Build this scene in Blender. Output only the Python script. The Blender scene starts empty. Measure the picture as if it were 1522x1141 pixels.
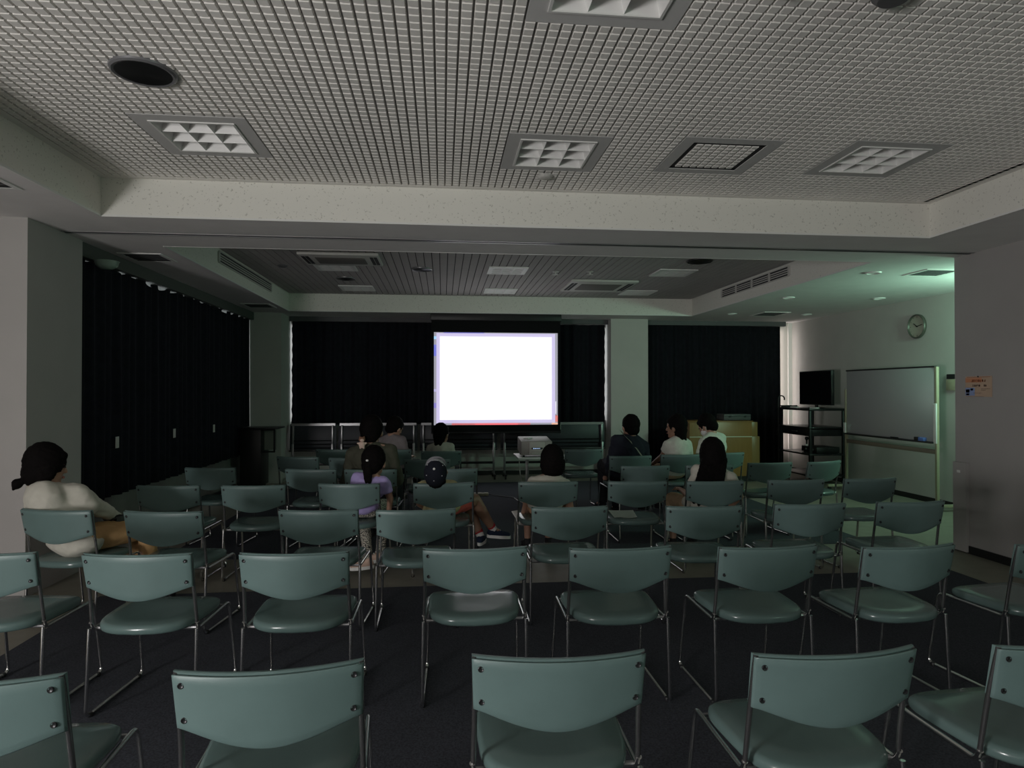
import bpy, bmesh, math, random
from mathutils import Vector, Matrix, noise
random.seed(7)
PI = math.pi
SC = bpy.context.scene
COL = SC.collection
V = Vector

# ------------------------------------------------------------------ helpers
def lin(c):
    return tuple(((x / 12.92) if x <= 0.04045 else ((x + 0.055) / 1.055) ** 2.4) for x in c)

def mat(name, col, rough=0.6, metal=0.0, var=0.0, vscale=20.0, bump=0.0, bscale=200.0, spec=0.5, emit=None, estr=0.0, sheen=0.0):
    """procedural material: principled with a little noise in colour and bump (col in linear rgb)"""
    m = bpy.data.materials.new(name); m.use_nodes = True
    nt = m.node_tree; b = nt.nodes['Principled BSDF']
    b.inputs['Base Color'].default_value = (*col, 1); b.inputs['Roughness'].default_value = rough
    b.inputs['Metallic'].default_value = metal; b.inputs['Specular IOR Level'].default_value = spec
    tc = nt.nodes.new('ShaderNodeTexCoord')
    if var > 0:
        n = nt.nodes.new('ShaderNodeTexNoise'); n.inputs['Scale'].default_value = vscale; n.inputs['Detail'].default_value = 4
        r = nt.nodes.new('ShaderNodeValToRGB')
        r.color_ramp.elements[0].position = 0.3; r.color_ramp.elements[1].position = 0.7
        r.color_ramp.elements[0].color = (*[max(0, x * (1 - var)) for x in col], 1)
        r.color_ramp.elements[1].color = (*[min(1, x * (1 + var)) for x in col], 1)
        nt.links.new(tc.outputs['Object'], n.inputs['Vector']); nt.links.new(n.outputs['Fac'], r.inputs['Fac'])
        nt.links.new(r.outputs['Color'], b.inputs['Base Color'])
    if bump > 0:
        n2 = nt.nodes.new('ShaderNodeTexNoise'); n2.inputs['Scale'].default_value = bscale; n2.inputs['Detail'].default_value = 3
        bp = nt.nodes.new('ShaderNodeBump'); bp.inputs['Strength'].default_value = bump; bp.inputs['Distance'].default_value = 0.002
        nt.links.new(tc.outputs['Object'], n2.inputs['Vector']); nt.links.new(n2.outputs['Fac'], bp.inputs['Height'])
        nt.links.new(bp.outputs['Normal'], b.inputs['Normal'])
    if emit:
        b.inputs['Emission Color'].default_value = (*emit, 1); b.inputs['Emission Strength'].default_value = estr
    return m

def wood(name, c0, c1):
    m = mat(name, c0, 0.35)
    nt = m.node_tree; b = nt.nodes['Principled BSDF']
    tc = nt.nodes.new('ShaderNodeTexCoord'); mp = nt.nodes.new('ShaderNodeMapping'); mp.inputs['Scale'].default_value = (9, 9, 0.8)
    n = nt.nodes.new('ShaderNodeTexNoise'); n.inputs['Scale'].default_value = 3; n.inputs['Detail'].default_value = 6
    r = nt.nodes.new('ShaderNodeValToRGB'); r.color_ramp.elements[0].color = (*c0, 1); r.color_ramp.elements[1].color = (*c1, 1)
    nt.links.new(tc.outputs['Object'], mp.inputs['Vector']); nt.links.new(mp.outputs['Vector'], n.inputs['Vector'])
    nt.links.new(n.outputs['Fac'], r.inputs['Fac']); nt.links.new(r.outputs['Color'], b.inputs['Base Color'])
    return m

def speckle(name, c0, c1, scale, rough):
    m = mat(name, c0, rough)
    nt = m.node_tree; b = nt.nodes['Principled BSDF']
    tc = nt.nodes.new('ShaderNodeTexCoord')
    n = nt.nodes.new('ShaderNodeTexNoise'); n.inputs['Scale'].default_value = scale; n.inputs['Detail'].default_value = 2
    r = nt.nodes.new('ShaderNodeValToRGB'); r.color_ramp.elements[0].position = 0.30; r.color_ramp.elements[1].position = 0.36
    r.color_ramp.elements[0].color = (*c1, 1); r.color_ramp.elements[1].color = (*c0, 1)
    nt.links.new(tc.outputs['Object'], n.inputs['Vector']); nt.links.new(n.outputs['Fac'], r.inputs['Fac'])
    nt.links.new(r.outputs['Color'], b.inputs['Base Color'])
    return m

def checker_cloth(name, ca, cb, scale):
    m = mat(name, ca, 0.85)
    nt = m.node_tree; b = nt.nodes['Principled BSDF']
    tc = nt.nodes.new('ShaderNodeTexCoord')
    v = nt.nodes.new('ShaderNodeTexVoronoi'); v.inputs['Scale'].default_value = scale; v.feature = 'DISTANCE_TO_EDGE'
    r = nt.nodes.new('ShaderNodeValToRGB'); r.color_ramp.interpolation = 'CONSTANT'
    r.color_ramp.elements[0].color = (*cb, 1); r.color_ramp.elements[1].color = (*ca, 1); r.color_ramp.elements[1].position = 0.11
    nt.links.new(tc.outputs['Object'], v.inputs['Vector']); nt.links.new(v.outputs['Distance'], r.inputs['Fac'])
    nt.links.new(r.outputs['Color'], b.inputs['Base Color'])
    return m

class MB:
    def __init__(self): self.bm = bmesh.new()
    def face(self, pts):
        vs = [self.bm.verts.new(p) for p in pts]
        return self.bm.faces.new(vs)
    def box(self, lo, hi, bev=0.0, M=None):
        lo, hi = V(lo), V(hi); c = (lo + hi) / 2; d = hi - lo
        r = bmesh.ops.create_cube(self.bm, size=1.0)
        vs = r['verts']
        for v in vs: v.co = V((v.co.x * d.x, v.co.y * d.y, v.co.z * d.z)) + c
        if bev > 0:
            es = {e for v in vs for e in v.link_edges}
            rr = bmesh.ops.bevel(self.bm, geom=list(es), offset=bev, segments=2, profile=0.5, affect='EDGES')
            vs = list({v for f in rr['faces'] for v in f.verts} | {v for v in vs if v.is_valid})
        if M is not None:
            for v in vs: v.co = M @ v.co
        return self
    def ring(self, c, n, r, seg, ref=None):
        n = V(n).normalized()
        a = V(ref) if ref is not None else (V((0, 0, 1)) if abs(n.z) < 0.9 else V((1, 0, 0)))
        u = n.cross(a).normalized(); w = n.cross(u).normalized()
        return [self.bm.verts.new(V(c) + u * (r * math.cos(2 * PI * k / seg)) + w * (r * math.sin(2 * PI * k / seg))) for k in range(seg)]
    def bridge(self, a, b):
        n = len(a)
        for k in range(n):
            self.bm.faces.new((a[k], a[(k + 1) % n], b[(k + 1) % n], b[k]))
    def cap(self, a, flip=False):
        self.bm.faces.new(a[::-1] if flip else a)
    def tube(self, pts, r, seg=8, closed=False, r1=None):
        pts = [V(p) for p in pts]; n = len(pts); rings = []; u = None
        for i, p in enumerate(pts):
            if closed: d = (pts[(i + 1) % n] - pts[i - 1])
            else: d = pts[min(i + 1, n - 1)] - pts[max(i - 1, 0)]
            d.normalize()
            if u is None:
                a = V((0, 0, 1)) if abs(d.z) < 0.9 else V((1, 0, 0))
                u = d.cross(a).normalized()
            else:
                u = (u - d * u.dot(d)).normalized()
            w = d.cross(u)
            rr = r if r1 is None else r + (r1 - r) * i / max(1, n - 1)
            rings.append([self.bm.verts.new(p + u * (rr * math.cos(2 * PI * k / seg)) + w * (rr * math.sin(2 * PI * k / seg))) for k in range(seg)])
        for i in range(n - 1): self.bridge(rings[i], rings[i + 1])
        if closed: self.bridge(rings[-1], rings[0])
        else: self.cap(rings[0], True); self.cap(rings[-1])
        return self
    def cyl(self, p0, p1, r, seg=16, r1=None):
        return self.tube([p0, p1], r, seg, r1=r1)
    def lathe(self, prof, seg=32, M=None):
        """prof: (r, z) pairs about local z"""
        rings = []
        for r, z in prof:
            rings.append([self.bm.verts.new((max(r, 1e-4) * math.cos(2 * PI * k / seg), max(r, 1e-4) * math.sin(2 * PI * k / seg), z)) for k in range(seg)])
        for i in range(len(rings) - 1): self.bridge(rings[i], rings[i + 1])
        self.cap(rings[0], True); self.cap(rings[-1])
        if M is not None:
            for rg in rings:
                for v in rg: v.co = M @ v.co
        return self
    def ell(self, c, r, R=None, seg=20):
        q = bmesh.ops.create_uvsphere(self.bm, u_segments=seg, v_segments=max(8, seg // 2 + 2), radius=1.0)
        for v in q['verts']:
            p = V((v.co.x * r[0], v.co.y * r[1], v.co.z * r[2]))
            if R is not None: p = R @ p
            v.co = p + V(c)
        return self
    def rod(self, p0, r0, p1, r1, seg=14):
        """tapered limb segment with round ends"""
        p0, p1 = V(p0), V(p1)
        self.tube([p0, p1], r0, seg, r1=r1)
        self.ell(p0, (r0,) * 3, seg=12); self.ell(p1, (r1,) * 3, seg=12)
        return self
    def build(self, name, m, parent=None, smooth=True, angle=40):
        bmesh.ops.recalc_face_normals(self.bm, faces=self.bm.faces)
        me = bpy.data.meshes.new(name); self.bm.to_mesh(me); self.bm.free()
        if m is not None: me.materials.append(m)
        if smooth:
            me.polygons.foreach_set('use_smooth', [True] * len(me.polygons))
            me.set_sharp_from_angle(angle=math.radians(angle))
        o = bpy.data.objects.new(name, me); COL.objects.link(o)
        if parent is not None: o.parent = parent
        return o
    def blob(self, name, m, parent, voxel=0.012, smooth=4, wr=0.0, wfreq=9.0, seed=0.0):
        """weld everything in here into one continuous skin"""
        me = bpy.data.meshes.new(name); bmesh.ops.recalc_face_normals(self.bm, faces=self.bm.faces)
        self.bm.to_mesh(me); self.bm.free()
        o = bpy.data.objects.new('tmp', me); COL.objects.link(o)
        md = o.modifiers.new('r', 'REMESH'); md.mode = 'VOXEL'; md.voxel_size = voxel
        ms = o.modifiers.new('s', 'SMOOTH'); ms.factor = 0.5; ms.iterations = smooth
        dg = bpy.context.evaluated_depsgraph_get()
        out = bpy.data.meshes.new_from_object(o.evaluated_get(dg))
        bpy.data.objects.remove(o); bpy.data.meshes.remove(me)
        out.name = name
        if wr > 0:
            nrm = [V(v.normal) for v in out.vertices]
            for v, n in zip(out.vertices, nrm):
                p = V(v.co)
                q = noise.noise(V((p.x * wfreq + seed, p.y * wfreq, p.z * wfreq * 1.8)))
                q2 = abs(noise.noise(V((p.x * wfreq * 1.7, p.y * wfreq * 1.7 + seed, (p.z + 0.7 * p.x) * wfreq * 2.6))))
                v.co = p + n * (wr * (q - 0.9 * q2 + 0.2))
        out.materials.clear(); out.materials.append(m)
        out.polygons.foreach_set('use_smooth', [True] * len(out.polygons))
        ob = bpy.data.objects.new(name, out); COL.objects.link(ob); ob.parent = parent
        return ob

def thing(name, label, cat, loc=(0, 0, 0), rz=0.0, group=None):
    o = bpy.data.objects.new(name, None); COL.objects.link(o)
    o.empty_display_size = 0.1
    o.location = loc; o.rotation_euler = (0, 0, rz)
    return tag(o, label, cat, group)

def tag(o, label, cat, group=None):
    o['label'] = label; o['category'] = cat
    if group: o['group'] = group
    return o

def struct(name, mb, m, smooth=False):
    o = mb.build(name, m, None, smooth=smooth); o['kind'] = 'structure'; return o

def dup(root, loc, rz, label, group=None, drop=()):
    r = root.copy(); COL.objects.link(r); r.location = loc; r.rotation_euler = (0, 0, rz); r['label'] = label
    if group: r['group'] = group
    for ch in list(root.children):
        c = ch.copy(); COL.objects.link(c); c.parent = r
        for g in list(ch.children):
            d = g.copy(); COL.objects.link(d); d.parent = c
    return r

# ------------------------------------------------------------------ camera
CH = 1.48
F, CX, CY, HZ, VPX = 975.0, 761.0, 570.5, 580.0, 658.0
pitch = math.atan((HZ - CY) / F); yaw = math.atan((CX - VPX) / F)
cam = bpy.data.cameras.new('camera'); co = bpy.data.objects.new('camera', cam); COL.objects.link(co)
cam.sensor_fit = 'HORIZONTAL'; cam.sensor_width = 36.0; cam.lens = 36.0 * F / 1522.0
cam.clip_start = 0.05; cam.clip_end = 100
co.location = (0, 0, CH); co.rotation_euler = (PI / 2 + pitch, 0, -yaw)
SC.camera = co

# ------------------------------------------------------------------ materials
M = {}
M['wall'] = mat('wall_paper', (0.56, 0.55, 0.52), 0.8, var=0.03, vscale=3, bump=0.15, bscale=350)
M['soffit'] = mat('soffit_paint', (0.80, 0.775, 0.77), 0.85, var=0.03, vscale=4, bump=0.15, bscale=300)
M['bulk'] = speckle('bulkhead_rock_board', (0.80, 0.79, 0.73), (0.55, 0.54, 0.49), 60, 0.85)
M['tile'] = mat('ceiling_tile', (0.84, 0.82, 0.78), 0.85, var=0.05, vscale=2.5)
M['tileback'] = mat('ceiling_backing', (0.36, 0.35, 0.34), 0.9)
M['fixrim'] = mat('grey_frame_plate', (0.62, 0.615, 0.605), 0.7)
M['slat'] = mat('ceiling_slat', (0.40, 0.375, 0.37), 0.8, var=0.04, vscale=3)
M['white'] = mat('white_enamel', (0.78, 0.78, 0.76), 0.4)
M['offwhite'] = mat('offwhite_plastic', (0.58, 0.57, 0.54), 0.45)
M['lamp_tube'] = mat('unlit_tube', (0.45, 0.45, 0.45), 0.3)
M['louver'] = mat('louver_white', (0.82, 0.82, 0.80), 0.45)
M['black'] = mat('black_plastic', (0.012, 0.012, 0.013), 0.45)
M['blackmetal'] = mat('black_metal', (0.014, 0.014, 0.016), 0.35, metal=0.2)
M['dark'] = mat('dark_recess', (0.02, 0.02, 0.022), 0.8)
M['floor'] = mat('floor_vinyl', (0.23, 0.215, 0.175), 0.55, var=0.10, vscale=6)
M['carpet'] = mat('navy_carpet', (0.058, 0.062, 0.074), 0.95, var=0.35, vscale=120, bump=0.6, bscale=500, spec=0.1)
M['base'] = mat('black_skirting', (0.010, 0.010, 0.011), 0.5)
M['curtain'] = mat('blackout_cloth', (0.014, 0.016, 0.021), 0.8, var=0.2, vscale=15, spec=0.25)
M['vinyl'] = mat('teal_vinyl', (0.128, 0.197, 0.190), 0.42, var=0.05, vscale=7, bump=0.12, bscale=600)
M['darksteel'] = mat('dark_upright_steel', (0.28, 0.28, 0.28), 0.25, metal=0.9)
M['seatvinyl'] = mat('teal_seat_vinyl', (0.108, 0.165, 0.157), 0.20, var=0.05, vscale=7, bump=0.02, bscale=600)
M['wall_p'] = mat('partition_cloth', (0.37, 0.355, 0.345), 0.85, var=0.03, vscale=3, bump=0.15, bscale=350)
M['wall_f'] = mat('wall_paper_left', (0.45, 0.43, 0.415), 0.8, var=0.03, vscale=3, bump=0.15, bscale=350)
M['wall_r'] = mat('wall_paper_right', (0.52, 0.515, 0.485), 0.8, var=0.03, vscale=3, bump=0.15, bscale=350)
M['chrome'] = mat('chrome', (0.80, 0.80, 0.79), 0.18, metal=1.0)
M['steel'] = mat('grey_steel', (0.36, 0.36, 0.37), 0.35, metal=0.9)
M['screw'] = mat('dark_screw', (0.03, 0.03, 0.032), 0.35, metal=0.5)
M['tabletop'] = mat('slate_laminate', (0.035, 0.037, 0.05), 0.45)
M['podium'] = wood('honey_wood', (0.30, 0.150, 0.045), (0.38, 0.205, 0.072))
M['trimlight'] = mat('pale_strip', (0.85, 0.83, 0.68), 0.4)
M['greybox'] = mat('grey_case', (0.10, 0.10, 0.105), 0.6)
M['board'] = mat('whiteboard_enamel', (0.40, 0.415, 0.42), 0.25)
M['cream'] = mat('cream_paint', (0.38, 0.355, 0.25), 0.4)
M['brown'] = mat('brown_rail', (0.20, 0.17, 0.13), 0.5)
M['blue'] = mat('blue_felt', (0.12, 0.20, 0.55), 0.8)
M['projgrey'] = mat('projector_shell', (0.33, 0.30, 0.285), 0.5)
M['projlight'] = mat('projector_panel', (0.46, 0.44, 0.41), 0.5)
M['paper'] = mat('white_paper', (0.72, 0.74, 0.68), 0.8)
M['skin'] = mat('skin', (0.42, 0.24, 0.17), 0.5, var=0.05, vscale=30)
M['skindark'] = mat('skin_tanned', (0.30, 0.165, 0.11), 0.5, var=0.05, vscale=30)
M['hair'] = mat('black_hair', (0.006, 0.005, 0.005), 0.8, bump=0.4, bscale=150, spec=0.06)
M['eye'] = mat('eye', (0.02, 0.015, 0.012), 0.2)
M['lips'] = mat('lips', (0.40, 0.16, 0.13), 0.5)
def cloth(n, c): M[n] = mat('cloth_' + n, c, 0.9, var=0.06, vscale=25, bump=0.2, bscale=500, spec=0.2); return M[n]
cloth('cwhite', (0.54, 0.52, 0.455)); cloth('tee', (0.62, 0.63, 0.56)); cloth('olive', (0.075, 0.075, 0.055)); cloth('grey', (0.27, 0.24, 0.245))
cloth('lavender', (0.40, 0.33, 0.62)); cloth('camo', (0.55, 0.50, 0.28)); cloth('red', (0.62, 0.12, 0.10)); cloth('peach', (0.60, 0.35, 0.22))
cloth('navy', (0.020, 0.022, 0.034)); cloth('tan', (0.46, 0.28, 0.13)); cloth('darkpants', (0.018, 0.018, 0.022)); cloth('strap', (0.50, 0.47, 0.40))
cloth('pinkshoe', (0.62, 0.44, 0.36)); cloth('navyshoe', (0.02, 0.028, 0.055)); cloth('blackshoe', (0.02, 0.02, 0.022)); cloth('sock', (0.75, 0.74, 0.72)); cloth('sockred', (0.42, 0.03, 0.04))
cloth('capnavy', (0.012, 0.014, 0.022)); cloth('capgrey', (0.42, 0.42, 0.45)); cloth('beigepants', (0.42, 0.30, 0.19)); cloth('plush', (0.70, 0.52, 0.44)); cloth('plushbrown', (0.22, 0.12, 0.08))
M['pattern'] = checker_cloth('patterned_cloth', (0.70, 0.66, 0.56), (0.03, 0.03, 0.03), 75)

# ------------------------------------------------------------------ the room
HS, HC = 2.72, 3.01           # lowered soffit and raised coffers
XR, YF = 6.40, 11.50          # right wall, far wall
struct('floor', MB().box((-5.2, -3.4, -0.15), (6.9, 11.9, 0.0)), M['floor'])
struct('floor_carpet', MB().box((-2.44, -3.0, 0.0), (4.15, 5.0, 0.006)), M['carpet'])
struct('floor_carpet', MB().box((-2.44, 5.98, 0.0), (4.15, 10.52, 0.006)), M['carpet'])

# soffit slab with two coffers
NX0, NX1, NY0, NY1 = -2.43, 3.95, -1.6, 4.95
FX0, FX1, FY0, FY1 = -2.40, 4.14, 5.92, 10.55
mb = MB()
mb.box((-5.2, -3.4, HS), (6.9, NY0, HS + .28)); mb.box((-5.2, NY0, HS), (NX0, NY1, HS + .28)); mb.box((NX1, NY0, HS), (6.9, NY1, HS + .28))
mb.box((-5.2, NY1, HS), (6.9, FY0, HS + .28))
mb.box((-5.2, FY0, HS), (FX0, FY1, HS + .28)); mb.box((FX1, FY0, HS), (6.9, FY1, HS + .28)); mb.box((-5.2, FY1, HS), (6.9, 11.9, HS + .28))
struct('ceiling_soffit', mb, M['soffit'])
def coffer_lining(x0, x1, y0, y1, name):
    t = 0.008; m_ = MB()
    m_.box((x0, y1 - t, HS + .012), (x1, y1, HC)); m_.box((x0, y0, HS + .012), (x1, y0 + t, HC))
    m_.box((x0, y0 + t, HS + .012), (x0 + t, y1 - t, HC)); m_.box((x1 - t, y0 + t, HS + .012), (x1, y1 - t, HC))
    struct(name, m_, M['bulk'])
    # thin shadow-gap bead along the lower edge
    b_ = MB(); e = 0.012
    b_.box((x0, y1 - e, HS - .002), (x1, y1, HS + .012)); b_.box((x0, y0, HS - .002), (x1, y0 + e, HS + .012))
    b_.box((x0, y0 + e, HS - .002), (x0 + e, y1 - e, HS + .012)); b_.box((x1 - e, y0 + e, HS - .002), (x1, y1 - e, HS + .012))
    struct('trim_1' if 'near' in name else 'trim_2', b_, M['white'])
coffer_lining(NX0, NX1, NY0, NY1, 'wall_coffer_near')
coffer_lining(FX0, FX1, FY0, FY1, 'wall_coffer_far')
struct('ceiling_near', MB().box((NX0, NY0, HC), (NX1, NY1, HC + .1)), M['tileback'])
struct('ceiling_far', MB().box((FX0, FY0, HC), (FX1, FY1, HC + .1)), M['dark'])

P = 0.0530; rim = 6 * P - 0.235 - 0.0035
def snap(x, y): return (NX0 + .06 + round((x - NX0 - .06) / P) * P, NY1 - .06 - round((NY1 - .06 - y) / P) * P)
FIX_NEAR = [(*snap(x, y), .235, .235) for x, y in ((-1.40, 4.10), (0.71, 4.13), (2.83, 4.04), (0.64, 2.33))]
HATCH = (*snap(1.76, 4.09), .235, .235)
tiles = MB()
holes = [(x - a - rim, x + a + rim, y - b - rim, y + b + rim) for x, y, a, b in FIX_NEAR] + [(HATCH[0] - HATCH[2] - rim, HATCH[0] + HATCH[2] + rim, HATCH[1] - HATCH[3] - rim, HATCH[1] + HATCH[3] + rim)]
def tile_quad(mb_, x0, x1, y0, y1, z0, z1):
    b = mb_.bm; c = 0.0035
    lo = [b.verts.new(p) for p in ((x0 + c, y0 + c, z0), (x1 - c, y0 + c, z0), (x1 - c, y1 - c, z0), (x0 + c, y1 - c, z0))]
    hi = [b.verts.new(p) for p in ((x0, y0, z1), (x1, y0, z1), (x1, y1, z1), (x0, y1, z1))]
    b.faces.new(lo[::-1])
    for k in range(4): b.faces.new((lo[k], lo[(k + 1) % 4], hi[(k + 1) % 4], hi[k]))
nx = int((NX1 - NX0 - .1) / P); ny = int((NY1 - 0.2 - .06) / P)
for j in range(ny):
    y0 = NY1 - .06 - (j + 1) * P
    for i in range(nx):
        x0 = NX0 + .06 + i * P
        if any(h[0] < x0 + P / 2 < h[1] and h[2] < y0 + P / 2 < h[3] for h in holes): continue
        tile_quad(tiles, x0 + .0035, x0 + P - .0035, y0 + .003, y0 + P - .003, HC - .014, HC)
# plain margin boards
tiles.box((NX0, NY1 - .06, HC - .014), (NX1, NY1 - .008, HC)); tiles.box((NX0 + .008, 0.1, HC - .014), (NX0 + .058, NY1 - .06, HC)); tiles.box((NX1 - .11, 0.1, HC - .014), (NX1 - .008, NY1 - .06, HC))
o = struct('ceiling_tiles', tiles, M['tile'])
# far coffer: long slats running away from the camera
sl = MB(); x = FX0 + .03
while x < FX1 - .1:
    sl.box((x, FY0 + .01, HC - .012), (x + .080, FY1 - .01, HC)); x += .090
struct('ceiling_slats', sl, M['slat'])

# far wall with windows
def wall_with_window(name, axis, c0, c1, t0, t1, wx0, wx1, wz0, wz1, z1=HS):
    m_ = MB()
    def bx(a0, a1, za, zb):
        if a1 - a0 < 1e-4: return
        if axis == 'x': m_.box((a0, t0, za), (a1, t1, zb))
        else: m_.box((t0, a0, za), (t1, a1, zb))
    bx(c0, wx0, 0, z1); bx(wx1, c1, 0, z1); bx(wx0, wx1, 0, wz0); bx(wx0, wx1, wz1, z1)
    struct(name, m_, M['wall'])
wall_with_window('wall_far', 'x', -2.56, 3.2, YF, YF + .25, -2.56, 2.90, 0.95, 2.60)
wall_with_window('wall_far', 'x', 3.2, 6.9, YF, YF + .25, 3.66, 6.12, 0.95, 2.60)
wall_with_window('wall_left', 'y', 5.75, 10.8, -3.35, -3.15, 6.0, 10.7, 0.62, 2.60)
struct('wall_left_shaded', MB().box((-3.15, 5.75, 0.07), (-3.12, 10.8, 0.60)), mat('painted_shade_panel', (0.16, 0.17, 0.15), 0.8, var=.15, vscale=3))  # lower wall painted dull in place of the shade under the curtain
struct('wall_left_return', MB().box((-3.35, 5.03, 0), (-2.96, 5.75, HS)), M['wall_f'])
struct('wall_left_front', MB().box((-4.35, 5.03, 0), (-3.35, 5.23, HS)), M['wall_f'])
struct('wall_left_column', MB().box((-3.35, 10.80, 0), (-2.565, 11.75, HS)), M['wall'])
struct('wall_far_column', MB().box((2.90, 11.12, 0), (3.56, 11.5, HS)), M['wall'])
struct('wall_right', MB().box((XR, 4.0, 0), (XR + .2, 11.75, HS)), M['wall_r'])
# near half: left wall with a part-open door to daylight, rear wall, folding-partition pocket on the right
m_ = MB(); m_.box((-4.35, -3.2, 0), (-4.15, -2.5, HS)); m_.box((-4.35, -1.3, 0), (-4.15, 5.03, HS)); m_.box((-4.35, -2.5, 2.1), (-4.15, -1.3, HS))
struct('wall_left_near', m_, M['wall'])
struct('wall_back', MB().box((-4.35, -3.2, 0), (5.2, -3.0, HS)), M['wall'])
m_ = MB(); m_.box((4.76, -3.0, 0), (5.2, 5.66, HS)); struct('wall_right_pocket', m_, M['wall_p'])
struct('wall_right_alcove', MB().box((5.2, 4.0, 0), (6.6, 4.2, HS)), M['wall'])
# partition door edge
struct('door_1', MB().box((4.728, 5.50, 0.01), (4.758, 5.655, 0.82)), M['wall_p'])
def baseb(n, lo, hi): struct(n, MB().box(lo, hi), M['base'])
baseb('baseboard_far', (-2.56, YF - .012, 0), (2.9, YF, .075)); baseb('baseboard_right', (XR - .012, 4.2, 0), (XR, 11.5, .07))
baseb('baseboard_pocket', (4.748, -3.0, 0), (4.76, 5.66, .07)); baseb('baseboard_left', (-3.15, 5.75, 0), (-3.14, 10.8, .07))
# pelmet boards that carry the curtain rails
struct('trim_3', MB().box((-3.15, 5.76, 2.60), (-2.985, 10.79, HS)), mat('pelmet_dark', (0.09, 0.10, 0.09), 0.8))
struct('trim_4', MB().box((-2.55, 11.28, 2.64), (2.89, 11.36, HS)), M['greybox'])
struct('trim_5', MB().box((3.57, 11.28, 2.64), (6.18, 11.36, HS)), M['greybox'])
# partition track across the soffit
m_ = MB(); m_.box((-2.95, 5.42, HS - .006), (4.76, 5.435, HS)); m_.box((-2.95, 5.475, HS - .006), (4.76, 5.49, HS))
struct('trim_6', m_, M['steel'])
m_ = MB(); m_.box((-2.95, 5.435, HS - .002), (4.76, 5.475, HS)); struct('trim_7', m_, M['dark'])
# white strip standing in for the reflected streak of daylight at the far right
struct('trim_light_streak', MB().box((6.33, YF - .03, 0), (XR, YF, HS)), M['white'])

# windows: bright overcast daylight behind the blackout curtains
glass = mat('window_daylight', (0.8, 0.8, 0.8), 0.3, emit=(0.92, 0.97, 1.0), estr=1.6)
def window(name, axis, a0, a1, z0, z1, t, n):
    m_ = MB()
    if axis == 'x': m_.box((a0, t, z0), (a1, t + .02, z1))
    else: m_.box((t - .02, a0, z0), (t, a1, z1))
    o_ = struct(name, m_, glass)
    f = MB()
    for k in range(1, n):
        a = a0 + (a1 - a0) * k / n
        if axis == 'x': f.box((a - .03, t - .03, z0), (a + .03, t, z1))
        else: f.box((t, a - .03, z0), (t + .03, a + .03, z1))
    for z in (z0, (z0 + z1) / 2 - .1, z1):
        if axis == 'x': f.box((a0, t - .025, z - .025), (a1, t, z + .025))
        else: f.box((t, a0, z - .025), (t + .025, a1, z + .025))
    fo = f.build('window_frame', M['fixrim'], o_, smooth=False)
    return o_
window('window_1', 'y', 6.0, 10.5, 0.62, 2.60, -3.28, 4)
window('window_2', 'x', -2.56, 2.90, 0.95, 2.60, YF + .18, 4)
window('window_3', 'x', 3.66, 6.12, 0.95, 2.60, YF + .18, 2)

# ------------------------------------------------------------------ curtains
def curtain(name, label, axis, a0, a1, t, z0, z1, sag=0.0, amp=.028, pitch_=.16, nz=14, edge=None, seed=0):
    rnd = random.Random(seed); m_ = MB(); bm = m_.bm
    n = int((a1 - a0) / .012); rows = []
    ph = [rnd.uniform(0, 6.28) for _ in range(4)]
    for k in range(nz + 1):
        v = k / nz; row = []
        for i in range(n + 1):
            a = a0 + (a1 - a0) * i / n
            w = math.sin(2 * PI * a / pitch_ + ph[0] + .8 * math.sin(a * 2.3 + ph[1])) * amp * (.55 + .45 * v) + .5 * amp * math.sin(2 * PI * a / (pitch_ * 2.7) + ph[2] + 1.2 * v)
            top = z1 - sag * abs(math.sin(PI * a / .30 + ph[3])) ** 1.5 * (.4 + .6 * abs(noise.noise(V((a * 1.3, seed, 0)))) * 2)
            z = z0 + (top - z0) * (1 - v)
            aa = a
            if edge and (i < 6 or i > n - 6):
                aa = a + (edge * noise.noise(V((z * 5.0, seed, 3.3))) + edge * .6 * math.sin(z * 37)) * (1 if i < 6 else -1)
            if axis == 'x': row.append(bm.verts.new((aa, t + w, z)))
            else: row.append(bm.verts.new((t + w, aa, z)))
        rows.append(row)
    for k in range(nz):
        for i in range(n): bm.faces.new((rows[k][i], rows[k][i + 1], rows[k + 1][i + 1], rows[k + 1][i]))
    bmesh.ops.solidify(bm, geom=list(bm.faces), thickness=.004)
    o_ = m_.build(name, M['curtain'], None, angle=80)
    return tag(o_, label, 'curtain', 'blackout curtains over the windows')
curtain('curtain', 'long black blackout curtain along the left wall windows, top edge sagging between hooks', 'y', 5.765, 10.785, -3.05, 0.50, 2.625, sag=.075, seed=1)
curtain('curtain', 'wide black blackout curtain on the far wall left of and behind the projection screen', 'x', -2.541, 1.95, 11.42, 0.90, 2.655, edge=.008, seed=2, nz=40)
curtain('curtain', 'narrow black curtain between projection screen and pale green column', 'x', 2.02, 2.866, 11.41, 0.72, 2.64, edge=.006, seed=3, nz=40)
curtain('curtain', 'floor-length black curtain behind the wooden podium in the far right corner', 'x', 3.59, 6.13, 11.42, 0.05, 2.655, seed=4)
# thin pale boxes just in front of the left curtain
for y, z, h in ((6.42, 1.0, .105), (7.72, 1.0, .10), (9.0, 0.98, .10)):
    m_ = MB(); m_.box((-.003, -.03, -h / 2), (.003, .03, h / 2), .001)
    o_ = m_.build('curtain_pale_patch', M['offwhite']); o_.location = (-2.992, y, z)
    tag(o_, {6.42: 'pale patch on left curtain nearest the camera, right of the ponytailed woman', 7.72: 'middle one of the three pale patches on the left curtain', 9.0: 'farthest pale patch low on the left curtain'}[y], 'tag', 'pale tags on the left curtain')

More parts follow.
